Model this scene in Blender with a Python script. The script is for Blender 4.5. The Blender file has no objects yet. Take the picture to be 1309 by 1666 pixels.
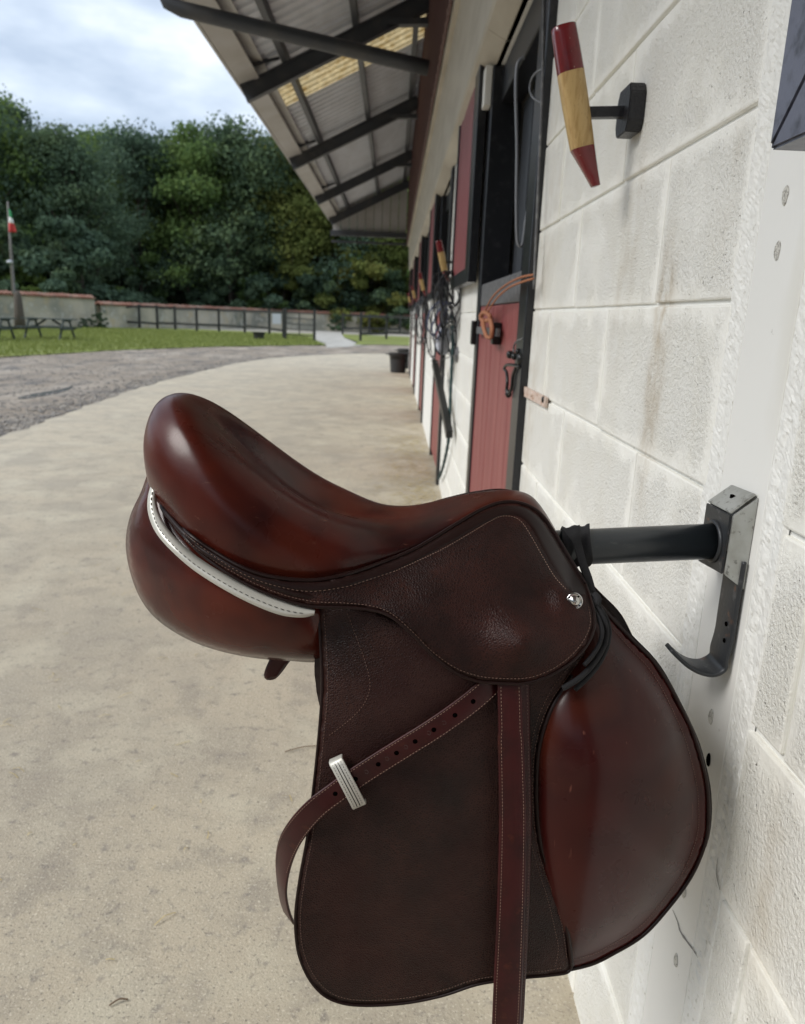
import bpy, bmesh, math, random
import numpy as np
from mathutils import Vector, Matrix
from mathutils.geometry import delaunay_2d_cdt
random.seed(7); RN = np.random.default_rng(7)
S = bpy.context.scene
C = S.collection
# ------------------------------------------------------------------ camera
FPX, IW, IH = 1230.0, 1309.0, 1666.0
CX, CY = 654.5, 833.0
EYE = 1.315
F = np.array([641-CX, 515-CY, FPX]); F /= np.linalg.norm(F)
_r = -0.04
D = np.array([_r, 1.0, -(_r*F[0]+F[1])/F[2]]); D /= np.linalg.norm(D)
X = np.cross(D, F); X /= np.linalg.norm(X)
R = np.array([X, F, -D])
cam = bpy.data.cameras.new('camera'); co = bpy.data.objects.new('camera', cam); C.objects.link(co)
mw = Matrix(((R[0][0], -R[0][1], -R[0][2], 0), (R[1][0], -R[1][1], -R[1][2], 0), (R[2][0], -R[2][1], -R[2][2], EYE), (0, 0, 0, 1)))
co.matrix_world = mw
cam.sensor_fit = 'VERTICAL'; cam.sensor_height = 24; cam.sensor_width = 24*IW/IH
cam.lens = FPX/IH*24; cam.clip_start = 0.02; cam.clip_end = 2000
cam.dof.use_dof = True; cam.dof.focus_distance = 0.80; cam.dof.aperture_fstop = 5.6
S.camera = co
def ray(px, py): return R @ np.array([px-CX, py-CY, FPX])
def uy(px, py, y): d = ray(px, py); return d*(y/d[1]) + np.array([0, 0, EYE])
def ux(px, py, x): d = ray(px, py); return d*(x/d[0]) + np.array([0, 0, EYE])
def uz(px, py, z=0.0): d = ray(px, py); return d*((z-EYE)/d[2]) + np.array([0, 0, EYE])
# ------------------------------------------------------------------ world and sun (overcast, bright)
SUN_EL, SUN_AZ = math.radians(41), math.radians(-108)      # azimuth from +y towards +x
W = bpy.data.worlds.new('World'); S.world = W; W.use_nodes = True
nt = W.node_tree; nt.nodes.clear()
def wn(t): return nt.nodes.new(t)
sky = wn('ShaderNodeTexSky'); sky.sky_type = 'NISHITA'; sky.sun_disc = False
sky.sun_elevation = SUN_EL; sky.sun_rotation = SUN_AZ
tc = wn('ShaderNodeTexCoord'); mp = wn('ShaderNodeMapping'); mp.inputs['Scale'].default_value = (1.0, 1.0, 2.4)
mp.inputs['Location'].default_value = (0.35, 0.1, 0.55)
n1 = wn('ShaderNodeTexNoise'); n1.inputs['Scale'].default_value = 3.6; n1.inputs['Detail'].default_value = 5; n1.inputs['Roughness'].default_value = 0.5
rp = wn('ShaderNodeValToRGB')
rp.color_ramp.elements[0].position = 0.40; rp.color_ramp.elements[0].color = (3.2, 3.8, 4.7, 1)
rp.color_ramp.elements[1].position = 0.60; rp.color_ramp.elements[1].color = (6.3, 6.6, 7.0, 1)
e = rp.color_ramp.elements.new(0.50); e.color = (4.4, 5.0, 5.8, 1)
mx = wn('ShaderNodeMix'); mx.data_type = 'RGBA'; mx.inputs[0].default_value = 0.9
bg = wn('ShaderNodeBackground'); bg.inputs['Strength'].default_value = 0.10
wo = wn('ShaderNodeOutputWorld')
L = nt.links.new
L(tc.outputs['Generated'], mp.inputs[0]); L(mp.outputs[0], n1.inputs['Vector']); L(n1.outputs[0], rp.inputs[0])
L(sky.outputs[0], mx.inputs[6]); L(rp.outputs[0], mx.inputs[7]); L(mx.outputs[2], bg.inputs[0]); L(bg.outputs[0], wo.inputs[0])
sl = bpy.data.lights.new('sun', 'SUN'); sl.energy = 1.5; sl.angle = math.radians(28); sl.color = (1.0, 0.96, 0.91)
so = bpy.data.objects.new('sun', sl); C.objects.link(so)
sd = Vector((math.sin(SUN_AZ)*math.cos(SUN_EL), math.cos(SUN_AZ)*math.cos(SUN_EL), math.sin(SUN_EL)))
so.rotation_euler = sd.to_track_quat('Z', 'Y').to_euler()
S.view_settings.view_transform = 'Standard'; S.view_settings.look = 'None'
S.view_settings.exposure = 0.92; S.view_settings.gamma = 1; S.view_settings.use_curve_mapping = False
try:
    S.cycles.max_bounces = 8; S.cycles.diffuse_bounces = 4
except Exception: pass

# ------------------------------------------------------------------ materials
def mat(name, col, rough=0.6, metal=0.0, var=None, bumps=(), coat=0.0, rvar=None, spec=0.5, extra=None, trans=0.0):
    """var: list of (colour, scale, lo, hi, detail[, stretch]) noise overlays; bumps: list of (kind, scale, strength, dist[, stretch])"""
    m = bpy.data.materials.new(name); m.use_nodes = True; t = m.node_tree; t.nodes.clear()
    N = t.nodes.new; K = t.links.new
    out = N('ShaderNodeOutputMaterial'); b = N('ShaderNodeBsdfPrincipled'); K(b.outputs[0], out.inputs[0])
    b.inputs['Roughness'].default_value = rough; b.inputs['Metallic'].default_value = metal
    b.inputs['Specular IOR Level'].default_value = spec
    b.inputs['Coat Weight'].default_value = coat; b.inputs['Coat Roughness'].default_value = 0.15
    geo = N('ShaderNodeNewGeometry')
    def vec(st):
        if not st: return geo.outputs['Position']
        mpn = N('ShaderNodeMapping'); mpn.inputs['Scale'].default_value = st; K(geo.outputs['Position'], mpn.inputs[0]); return mpn.outputs[0]
    def noise(sc, det, st=None, ro=0.6):
        n = N('ShaderNodeTexNoise'); n.inputs['Scale'].default_value = sc; n.inputs['Detail'].default_value = det
        n.inputs['Roughness'].default_value = ro; K(vec(st), n.inputs['Vector']); return n.outputs[0]
    def ramp(s, lo, hi):
        r = N('ShaderNodeMapRange'); r.inputs[1].default_value = lo; r.inputs[2].default_value = hi; r.clamp = True; K(s, r.inputs[0]); return r.outputs[0]
    rgb = N('ShaderNodeRGB'); rgb.outputs[0].default_value = (*col, 1); cur = rgb.outputs[0]
    for v in (var or ()):
        c2, sc, lo, hi, det = v[:5]; st = v[5] if len(v) > 5 else None
        mxn = N('ShaderNodeMix'); mxn.data_type = 'RGBA'; K(ramp(noise(sc, det, st), lo, hi), mxn.inputs[0])
        K(cur, mxn.inputs[6]); mxn.inputs[7].default_value = (*c2, 1); cur = mxn.outputs[2]
    if extra: cur = extra(N, K, geo, cur, ramp, noise)
    K(cur, b.inputs['Base Color'])
    if rvar:
        sc, lo, hi = rvar; r = N('ShaderNodeMapRange'); r.inputs[1].default_value = 0.3; r.inputs[2].default_value = 0.7
        r.inputs[3].default_value = lo; r.inputs[4].default_value = hi; K(noise(sc, 4), r.inputs[0]); K(r.outputs[0], b.inputs['Roughness'])
    prev = None
    for bp in bumps:
        kind, sc, stg, dist = bp[:4]; st = bp[4] if len(bp) > 4 else None
        if kind == 'noise': h = noise(sc, 5, st)
        elif kind == 'pits':
            h = ramp(noise(sc, 3, st, 0.7), 0.38, 0.5)
        else:
            v = N('ShaderNodeTexVoronoi'); v.inputs['Scale'].default_value = sc; K(vec(st), v.inputs['Vector'])
            v.feature = 'DISTANCE_TO_EDGE' if kind == 'cells' else 'F1'
            h = ramp(v.outputs['Distance'], 0.0, 0.32) if kind == 'cells' else v.outputs['Distance']
        bn = N('ShaderNodeBump'); bn.inputs['Strength'].default_value = stg; bn.inputs['Distance'].default_value = dist
        K(h, bn.inputs['Height'])
        if prev: K(prev, bn.inputs['Normal'])
        prev = bn.outputs[0]
    if prev: K(prev, b.inputs['Normal'])
    if trans > 0:
        tr = N('ShaderNodeBsdfTranslucent'); K(cur, tr.inputs[0]); ms = N('ShaderNodeMixShader'); ms.inputs[0].default_value = trans
        K(b.outputs[0], ms.inputs[1]); K(tr.outputs[0], ms.inputs[2]); K(ms.outputs[0], out.inputs[0])
    return m

def block_mat(name, base, blobs):
    m = mat(name, base, 0.55, var=[((0.79, 0.775, 0.70), 6, 0.45, 0.75, 4)], extra=stain_extra(blobs)); t = m.node_tree; N = t.nodes.new; K = t.links.new
    b = [n for n in t.nodes if n.type == 'BSDF_PRINCIPLED'][0]; base_link = b.inputs['Base Color'].links[0].from_socket
    geo = N('ShaderNodeNewGeometry'); gen = N('ShaderNodeTexCoord')
    def mth(op, a, c=None, d=None):
        n = N('ShaderNodeMath'); n.operation = op
        for i, q in enumerate((a, c, d)):
            if q is None: continue
            if isinstance(q, (int, float)): n.inputs[i].default_value = q
            else: K(q, n.inputs[i])
        return n.outputs[0]
    def rng(s, lo, hi, a=0., c=1.):
        r = N('ShaderNodeMapRange'); r.interpolation_type = 'SMOOTHSTEP'; r.inputs[1].default_value = lo; r.inputs[2].default_value = hi; r.inputs[3].default_value = a; r.inputs[4].default_value = c; K(s, r.inputs[0]); return r.outputs[0]
    def noise(sc, det, ro=.6):
        n = N('ShaderNodeTexNoise'); n.inputs['Scale'].default_value = sc; n.inputs['Detail'].default_value = det; n.inputs['Roughness'].default_value = ro; K(geo.outputs['Position'], n.inputs['Vector']); return n.outputs[0]
    sp = N('ShaderNodeSeparateXYZ'); K(gen.outputs['Generated'], sp.inputs[0])
    ey = mth('MULTIPLY', mth('SUBTRACT', 0.5, mth('ABSOLUTE', mth('SUBTRACT', sp.outputs[1], 0.5))), 2.4); ez = mth('SUBTRACT', 0.5, mth('ABSOLUTE', mth('SUBTRACT', sp.outputs[2], 0.5)))
    e_ = mth('ADD', mth('MINIMUM', ey, ez), mth('MULTIPLY', mth('SUBTRACT', noise(14, 4), 0.5), 0.35))
    mask = mth('MULTIPLY', rng(e_, -.04, .16), rng(noise(7, 4), .30, .50, .6, 1.))
    vo = N('ShaderNodeTexVoronoi'); vo.inputs['Scale'].default_value = 120; vo.inputs['Detail'].default_value = 1.0; nz = N('ShaderNodeTexNoise'); nz.inputs['Scale'].default_value = 60; K(geo.outputs['Position'], nz.inputs['Vector'])
    va = N('ShaderNodeVectorMath'); va.operation = 'MULTIPLY_ADD'; K(nz.outputs[1], va.inputs[0]); va.inputs[1].default_value = (.012, .012, .012); K(geo.outputs['Position'], va.inputs[2]); K(va.outputs[0], vo.inputs['Vector'])
    on_ = rng(noise(60, 4), .44, .54)                          # only some cells are open pits
    pit = mth('MULTIPLY', mth('MULTIPLY', rng(vo.outputs['Distance'], .12, .42, 1., 0.), on_), mask)
    hgt = mth('ADD', mth('MULTIPLY', pit, -1.0), mth('MULTIPLY', mth('MULTIPLY', noise(190, 4, .65), mask), 1.2))
    b1 = N('ShaderNodeBump'); b1.inputs['Strength'].default_value = 1.0; b1.inputs['Distance'].default_value = .0046; K(hgt, b1.inputs['Height'])
    b2 = N('ShaderNodeBump'); b2.inputs['Strength'].default_value = .35; b2.inputs['Distance'].default_value = .004; K(noise(22, 5), b2.inputs['Height']); K(b2.outputs[0], b1.inputs['Normal'])
    K(b1.outputs[0], b.inputs['Normal'])
    mx_ = N('ShaderNodeMix'); mx_.data_type = 'RGBA'; K(mth('MULTIPLY', rng(mth('MULTIPLY', pit, rng(noise(40, 4), .40, .58)), .15, .7), .5), mx_.inputs[0]); K(base_link, mx_.inputs[6]); mx_.inputs[7].default_value = (.22, .21, .19, 1)
    K(mx_.outputs[2], b.inputs['Base Color'])
    return m
def stain_extra(blobs):
    def f(N, K, geo, cur, ramp, noise):
        sep = N('ShaderNodeSeparateXYZ'); K(geo.outputs['Position'], sep.inputs[0])
        def mth(op, a, b=None):
            n = N('ShaderNodeMath'); n.operation = op
            for i, q in enumerate((a, b)):
                if q is None: continue
                if isinstance(q, (int, float)): n.inputs[i].default_value = q
                else: K(q, n.inputs[i])
            return n.outputs[0]
        tot = None
        for (y, z, sy, sz, a) in blobs:
            dy = mth('DIVIDE', mth('SUBTRACT', sep.outputs[1], y), sy); dz = mth('DIVIDE', mth('SUBTRACT', sep.outputs[2], z), sz)
            r2 = mth('ADD', mth('MULTIPLY', dy, dy), mth('MULTIPLY', dz, dz))
            g = mth('MULTIPLY', mth('POWER', 2.718, mth('MULTIPLY', r2, -1.0)), a)
            tot = g if tot is None else mth('ADD', tot, g)
        tot = mth('MULTIPLY', tot, ramp(noise(26, 5, (1, 1, 0.5)), 0.35, 0.65))
        mxn = N('ShaderNodeMix'); mxn.data_type = 'RGBA'; K(tot, mxn.inputs[0]); K(cur, mxn.inputs[6]); mxn.inputs[7].default_value = (0.36, 0.26, 0.13, 1)
        return mxn.outputs[2]
    return f
WALLSTAIN = [(1.185, 1.22, 0.035, 0.16, 0.75), (1.19, 1.36, 0.03, 0.07, 0.6), (1.42, 1.42, 0.06, 0.16, 0.3), (1.0, 1.5, 0.02, 0.1, 0.2),
             (2.2, 1.6, 0.15, 0.5, 0.22), (0.66, 0.75, 0.03, 0.12, 0.35), (2.25, 1.1, 0.08, 0.3, 0.3)]
def dirt_extra(N, K, geo, cur, ramp, noise):                    # brown muck and chaff gathered along the foot of the wall
    sep = N('ShaderNodeSeparateXYZ'); K(geo.outputs['Position'], sep.inputs[0])
    a = N('ShaderNodeMath'); a.operation = 'MULTIPLY'; K(ramp(sep.outputs[0], -.30, .85), a.inputs[0]); K(ramp(noise(3.0, 6), .42, .62), a.inputs[1])
    mxn = N('ShaderNodeMix'); mxn.data_type = 'RGBA'; K(a.outputs[0], mxn.inputs[0]); K(cur, mxn.inputs[6]); mxn.inputs[7].default_value = (0.30, 0.245, 0.165, 1)
    return mxn.outputs[2]
def grain_extra(sc, tip, amt):                                  # light and dark of the grain painted in, to show where no highlight falls
    def f(N, K, geo, cur, ramp, noise):
        v = N('ShaderNodeTexVoronoi'); v.feature = 'DISTANCE_TO_EDGE'; v.inputs['Scale'].default_value = sc; K(geo.outputs['Position'], v.inputs['Vector'])
        a = N('ShaderNodeMath'); a.operation = 'MULTIPLY'; K(ramp(v.outputs['Distance'], .25, .0), a.inputs[0]); K(ramp(noise(18, 4), .30, .62), a.inputs[1])
        c = N('ShaderNodeMath'); c.operation = 'MULTIPLY'; K(a.outputs[0], c.inputs[0]); c.inputs[1].default_value = amt
        mxn = N('ShaderNodeMix'); mxn.data_type = 'RGBA'; K(c.outputs[0], mxn.inputs[0]); K(cur, mxn.inputs[6]); mxn.inputs[7].default_value = (*tip, 1)
        return mxn.outputs[2]
    return f
M = {}
M['block'] = block_mat('painted block', (0.83, 0.825, 0.775), WALLSTAIN)
M['mortar'] = mat('painted mortar', (0.78, 0.78, 0.745), 0.6, var=[((0.55, 0.54, 0.49), 90, 0.62, 0.72, 3)], bumps=[('noise', 120, 0.4, 0.003)], extra=stain_extra(WALLSTAIN))
M['board'] = mat('smooth painted board', (0.78, 0.78, 0.75), 0.42, var=[((0.70, 0.69, 0.63), 9, 0.5, 0.8, 3, (1, 1, .3)), ((0.4, 0.39, 0.36), 45, 0.72, 0.78, 5)], bumps=[('noise', 30, 0.15, 0.003)])
M['white'] = mat('white paint', (0.8, 0.79, 0.74), 0.5, bumps=[('noise', 60, 0.2, 0.002)])
M['filler'] = mat('nail filler', (0.6, 0.59, 0.54), 0.7, var=[((0.35, 0.34, 0.31), 300, 0.5, 0.6, 3)], bumps=[('noise', 300, 0.8, 0.003)])
M['crack'] = mat('crack', (0.30, 0.29, 0.28), 0.8, bumps=[('noise', 200, 0.8, 0.003)])
M['black_paint'] = mat('black gloss paint', (0.012, 0.013, 0.016), 0.3, bumps=[('noise', 60, 0.25, 0.002)], var=[((0.04, 0.04, 0.045), 30, 0.55, 0.8, 4)])
M['black_block'] = mat('black bitumen paint', (0.012, 0.012, 0.015), 0.33, bumps=[('noise', 160, 0.6, 0.004)])
M['frame_grey'] = mat('blue black frame', (0.10, 0.105, 0.14), 0.33, var=[((0.03, 0.03, 0.04), 45, 0.5, 0.7, 4)], bumps=[('noise', 60, 0.25, 0.002)])
M['bracket'] = mat('zinc plate', (0.42, 0.43, 0.41), 0.42, metal=0.35, var=[((0.16, 0.16, 0.15), 120, 0.58, 0.68, 4), ((0.30, 0.30, 0.27), 25, 0.45, 0.7, 3)], bumps=[('noise', 200, 0.3, 0.001)])
M['bracket_dark'] = mat('dull steel', (0.035, 0.038, 0.042), 0.42, metal=0.3, var=[((0.11, 0.11, 0.115), 60, 0.58, 0.72, 4), ((0.12, 0.07, 0.05), 40, 0.62, 0.7, 4)], bumps=[('noise', 150, 0.3, 0.001)])
M['tube'] = mat('black tube', (0.012, 0.016, 0.02), 0.32, var=[((0.05, 0.055, 0.055), 70, 0.62, 0.75, 4, (0.3, 1, 1))], bumps=[('noise', 120, 0.08, 0.001)])
M['red_door'] = mat('faded red door paint', (0.22, 0.048, 0.048), 0.45, var=[((0.29, 0.09, 0.082), 3, 0.4, 0.7, 4, (1, 6, .6)), ((0.25, 0.05, 0.05), 22, 0.55, 0.75, 4, (1, 3, .3))], bumps=[('noise', 60, 0.2, 0.002, (1, 3, .2))])
M['red_shutter'] = mat('faded pink red shutter paint', (0.20, 0.050, 0.056), 0.42, var=[((0.30, 0.07, 0.07), 5, 0.4, 0.7, 4, (1, 6, .4))], bumps=[('noise', 50, 0.2, 0.002, (1, 3, .2))])
M['rail_grey'] = mat('worn grey rail', (0.09, 0.09, 0.095), 0.55, var=[((0.22, 0.22, 0.21), 40, 0.5, 0.75, 4)])
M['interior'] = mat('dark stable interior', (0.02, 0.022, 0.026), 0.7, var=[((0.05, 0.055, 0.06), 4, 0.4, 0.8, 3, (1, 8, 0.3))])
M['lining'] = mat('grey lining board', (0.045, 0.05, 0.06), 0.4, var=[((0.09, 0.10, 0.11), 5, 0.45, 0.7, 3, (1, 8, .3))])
M['trim'] = mat('cream fascia', (0.52, 0.48, 0.40), 0.5, var=[((0.40, 0.36, 0.29), 3, 0.4, 0.75, 4, (1, .5, 3))], bumps=[('noise', 30, 0.1, 0.002)])
M['cladding'] = mat('brown red cladding', (0.115, 0.058, 0.055), 0.6, var=[((0.16, 0.09, 0.08), 4, 0.45, 0.7, 4, (1, 5, .5))], bumps=[('noise', 40, 0.3, 0.003, (1, 5, .3))])
M['steel_dark'] = mat('dark painted steel', (0.045, 0.05, 0.058), 0.45, var=[((0.07, 0.07, 0.07), 5, 0.5, 0.7, 4)])
M['sheet'] = mat('grey roof sheet', (0.70, 0.73, 0.78), 0.5, var=[((0.58, 0.60, 0.63), 1.5, 0.4, 0.75, 4, (3, 1, 1))])
M['skylight'] = mat('yellowed skylight sheet', (0.56, 0.46, 0.27), 0.6, var=[((0.40, 0.27, 0.10), 9, 0.45, 0.65, 5), ((0.75, 0.62, 0.36), 16, 0.52, 0.66, 4)], trans=0.55)
M['fascia'] = mat('pale eaves fascia', (0.46, 0.455, 0.44), 0.5, var=[((0.36, 0.34, 0.30), 2, 0.4, 0.8, 4)])
M['concrete'] = mat('worn concrete', (0.475, 0.418, 0.318), 0.75,
    var=[((0.38, 0.34, 0.27), 1.3, 0.44, 0.62, 12), ((0.355, 0.315, 0.25), 5.5, 0.50, 0.64, 12), ((0.51, 0.465, 0.36), 3.1, 0.5, 0.66, 12), ((0.39, 0.34, 0.26), 0.9, 0.58, 0.72, 4), ((0.26, 0.235, 0.20), 26, 0.56, 0.70, 12), ((0.62, 0.57, 0.46), 150, 0.57, 0.66, 4), ((0.22, 0.20, 0.165), 120, 0.58, 0.67, 4)],
    bumps=[('noise', 20, 0.25, 0.01), ('noise', 180, 0.7, 0.004)], extra=dirt_extra)
M['gravel'] = mat('dark gravel track', (0.24, 0.20, 0.155), 0.8,
    var=[((0.35, 0.305, 0.25), 0.8, 0.45, 0.65, 5, (1, .35, 1)), ((0.105, 0.097, 0.09), 1.7, 0.50, 0.68, 5, (1, .5, 1)), ((0.36, 0.34, 0.32), 18, 0.62, 0.72, 4), ((0.06, 0.06, 0.06), 12, 0.60, 0.72, 4)],
    bumps=[('noise', 3, 0.8, 0.06, (1, .5, 1)), ('noise', 24, 0.8, 0.03)], rvar=(1.5, 0.55, 0.95))
M['tarmac'] = mat('grey tarmac', (0.17, 0.17, 0.18), 0.8, var=[((0.24, 0.235, 0.235), 0.6, 0.4, 0.7, 5)], bumps=[('noise', 30, 0.4, 0.01)])
M['pale_path'] = mat('pale path', (0.42, 0.41, 0.38), 0.8, var=[((0.3, 0.29, 0.26), 1.5, 0.45, 0.7, 4)])
M['sand'] = mat('pale arena sand', (0.36, 0.34, 0.30), 0.9, var=[((0.26, 0.25, 0.2), 0.5, 0.4, 0.7, 4)])
M['water'] = mat('puddle water', (0.10, 0.10, 0.10), 0.22, spec=1.0)
M['grass'] = mat('grass', (0.17, 0.20, 0.05), 0.85, var=[((0.22, 0.26, 0.05), 0.35, 0.4, 0.65, 5), ((0.24, 0.22, 0.09), 0.9, 0.55, 0.75, 5), ((0.11, 0.16, 0.03), 2.5, 0.5, 0.7, 5)], bumps=[('noise', 8, 1.0, 0.08)])
M['soil'] = mat('woodland floor', (0.06, 0.065, 0.03), 0.9, var=[((0.09, 0.08, 0.04), 0.3, 0.4, 0.7, 4)])
M['blade'] = mat('grass blade', (0.21, 0.25, 0.065), 0.7, trans=0.3)
M['straw'] = mat('straw', (0.45, 0.36, 0.17), 0.7)
M['stone'] = mat('pebble', (0.30, 0.275, 0.24), 0.8, var=[((0.16, 0.15, 0.14), 3, 0.4, 0.6, 2)])
M['twig'] = mat('twig', (0.16, 0.11, 0.07), 0.8)
M['old_render'] = mat('mottled rendered wall', (0.46, 0.42, 0.33), 0.85, var=[((0.24, 0.24, 0.20), 0.55, 0.42, 0.62, 5), ((0.45, 0.36, 0.22), 0.9, 0.55, 0.75, 5), ((0.12, 0.14, 0.11), 0.7, 0.60, 0.72, 5, (1, 1, .6)), ((0.5, 0.48, 0.42), 2.2, 0.55, 0.7, 3)], bumps=[('noise', 4, 0.4, 0.03)])
M['tile'] = mat('terracotta coping tile', (0.23, 0.11, 0.08), 0.8, var=[((0.33, 0.25, 0.2), 1.5, 0.45, 0.7, 4), ((0.12, 0.08, 0.07), 3, 0.55, 0.7, 3)])
M['fence'] = mat('dark fence timber', (0.022, 0.024, 0.022), 0.7)
M['post_wood'] = mat('brown bark post', (0.075, 0.062, 0.05), 0.85, bumps=[('noise', 8, 0.8, 0.03)])
M['grey_pole'] = mat('grey pole', (0.16, 0.15, 0.14), 0.6)
M['table'] = mat('dark green stained wood', (0.035, 0.05, 0.045), 0.7)
M['plastic'] = mat('black bucket plastic', (0.03, 0.031, 0.034), 0.45)
M['bark'] = mat('tree bark', (0.075, 0.06, 0.05), 0.9, bumps=[('noise', 3, 0.8, 0.05)])
def leafmat(name, a, b, c):
    def ex(N, K, geo, cur, ramp, noise):
        oi = N('ShaderNodeObjectInfo'); mxn = N('ShaderNodeMix'); mxn.data_type = 'RGBA'; K(ramp(oi.outputs['Random'], 0.0, 1.0), mxn.inputs[0])
        K(cur, mxn.inputs[6]); mxn.inputs[7].default_value = (*c, 1); mxn.blend_type = 'MIX'; return mxn.outputs[2]
    return mat(name, a, 0.6, var=[(b, 0.55, 0.42, 0.6, 3), ((a[0]*.5, a[1]*.5, a[2]*.6), 1.7, .5, .66, 3)], extra=ex, trans=0.35, spec=0.08)
M['leaf_a'] = leafmat('mixed broadleaf foliage', (0.125, 0.196, 0.059), (0.203, 0.288, 0.072), (0.097, 0.164, 0.065))
M['leaf_b'] = leafmat('bluish dark foliage', (0.097, 0.152, 0.089), (0.152, 0.215, 0.103), (0.082, 0.131, 0.089))
M['leaf_c'] = leafmat('yellowing foliage', (0.182, 0.202, 0.057), (0.260, 0.221, 0.064), (0.143, 0.182, 0.054))
M['leaf_d'] = leafmat('light green foliage', (0.131, 0.173, 0.052), (0.173, 0.210, 0.064), (0.105, 0.152, 0.049))
# leathers
M['pebble'] = mat('dark pebbled leather', (0.0095, 0.0030, 0.0025), 0.5, spec=0.20, extra=grain_extra(390, (0.050, 0.016, 0.011), .65), var=[((0.021, 0.0055, 0.0045), 9, 0.45, 0.65, 3)],
                  bumps=[('cells', 390, 0.34, 0.0012)], rvar=(14, 0.40, 0.52))
M['fine_pebble'] = mat('fine grained dark leather', (0.0090, 0.0032, 0.0028), 0.45, spec=0.20, extra=grain_extra(420, (0.040, 0.017, 0.013), 1.0), var=[((0.021, 0.0066, 0.0056), 7, 0.40, 0.62, 3), ((0.010, 0.008, 0.0072), 5, 0.5, 0.7, 3)],
                  bumps=[('cells', 420, 0.42, 0.0011)], rvar=(9, 0.33, 0.48))
M['smooth_dark'] = mat('smooth dark leather edge', (0.012, 0.0042, 0.0035), 0.40, spec=0.25, bumps=[('noise', 500, 0.12, 0.0005)])
M['seat'] = mat('glossy red brown seat leather', (0.060, 0.0088, 0.0046), 0.28, spec=0.25, var=[((0.016, 0.0040, 0.0038), 7.5, 0.42, 0.66, 3), ((0.105, 0.020, 0.008), 5.5, 0.54, 0.74, 2), ((0.12, 0.05, 0.035), 150, 0.69, 0.76, 2, (.2, 1, 1))],
                bumps=[('noise', 900, 0.10, 0.0006), ('noise', 60, 0.08, 0.002), ('noise', 25, 0.06, 0.003)], coat=0.05, rvar=(12, 0.23, 0.35))
M['panel'] = mat('red brown panel leather', (0.088, 0.0135, 0.0062), 0.30, spec=0.27, var=[((0.032, 0.007, 0.0055), 7, 0.42, 0.64, 3)],
                 bumps=[('noise', 600, 0.05, 0.0005), ('noise', 35, 0.14, 0.003)], coat=0.1, rvar=(15, 0.19, 0.28))
M['knee'] = mat('glossy burgundy calf leather', (0.046, 0.0052, 0.0040), 0.18, spec=0.22, var=[((0.016, 0.0030, 0.0030), 5, 0.40, 0.66, 2), ((0.11, 0.020, 0.007), 5, 0.56, 0.84, 2), ((0.10, 0.035, 0.025), 160, 0.70, 0.76, 2, (1, 1, .12))],
                bumps=[('noise', 600, 0.05, 0.0004), ('noise', 30, 0.06, 0.003)], coat=0.1, rvar=(14, 0.24, 0.34))
M['strap'] = mat('burgundy bridle leather', (0.040, 0.0062, 0.0068), 0.36, spec=0.27, var=[((0.020, 0.0048, 0.005), 30, 0.45, 0.7, 4), ((0.055, 0.012, 0.008), 60, 0.60, 0.7, 3)], bumps=[('noise', 400, 0.15, 0.0006)])
M['strap_back'] = mat('rough strap underside', (0.045, 0.024, 0.020), 0.7, bumps=[('noise', 600, 0.4, 0.0006)])
M['piping'] = mat('pearl white patent leather', (0.52, 0.52, 0.47), 0.28, metal=0.15, bumps=[('noise', 500, 0.08, 0.0005)])
M['keeper'] = mat('pale silver keeper leather', (0.48, 0.475, 0.43), 0.4, metal=0.25, bumps=[('noise', 300, 0.3, 0.0008)])
M['thread'] = mat('tan thread', (0.30, 0.20, 0.15), 0.8)
M['thread_dark'] = mat('grey thread', (0.085, 0.085, 0.08), 0.8)
M['thread_dim'] = mat('brown thread', (0.17, 0.10, 0.075), 0.8)
M['chrome'] = mat('chrome', (0.55, 0.54, 0.52), 0.16, metal=1.0, bumps=[('noise', 300, 0.2, 0.0006)])
M['hole'] = mat('punched hole', (0.002, 0.0015, 0.0015), 0.95, spec=0.0)
M['cloth'] = mat('black woven cloth', (0.010, 0.010, 0.012), 0.85, bumps=[('noise', 500, 0.5, 0.001)])
M['wood_red'] = mat('lacquered dark red wood', (0.15, 0.008, 0.011), 0.25, coat=0.4, var=[((0.45, 0.30, 0.25), 130, 0.70, 0.73, 4), ((0.09, 0.006, 0.008), 18, .5, .7, 3)], bumps=[('noise', 80, 0.06, 0.001)])
M['wood_plain'] = mat('varnished pale wood', (0.50, 0.34, 0.14), 0.4, var=[((0.36, 0.22, 0.075), 38, 0.46, 0.66, 5, (3, 3, .5)), ((0.22, 0.13, 0.05), 90, 0.64, 0.72, 4, (4, 4, .6))], coat=0.2, bumps=[('noise', 90, 0.1, 0.001, (3, 3, .3))])
M['orange_rope'] = mat('orange twine', (0.34, 0.135, 0.065), 0.8, bumps=[('noise', 200, 0.5, 0.002)])
M['hose'] = mat('grey hose', (0.20, 0.21, 0.23), 0.35)
M['rope_green'] = mat('dark green rope', (0.02, 0.05, 0.05), 0.8, bumps=[('noise', 80, 0.6, 0.004)])
M['nylon'] = mat('black nylon', (0.013, 0.013, 0.016), 0.55)
M['blue_cloth'] = mat('navy cloth', (0.03, 0.04, 0.09), 0.8)
M['pale_cloth'] = mat('pale grey cloth', (0.5, 0.52, 0.58), 0.8)
M['latch'] = mat('oily black iron', (0.014, 0.015, 0.015), 0.35, metal=0.3)
M['hinge_pink'] = mat('pinkish painted hinge', (0.62, 0.50, 0.43), 0.5, var=[((0.40, 0.22, 0.13), 60, 0.50, 0.64, 4)])
M['flag_green'] = mat('green flag cloth', (0.03, 0.26, 0.10), 0.8)
M['flag_white'] = mat('white flag cloth', (0.75, 0.75, 0.75), 0.8)
M['flag_red'] = mat('red flag cloth', (0.5, 0.05, 0.05), 0.8)

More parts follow.
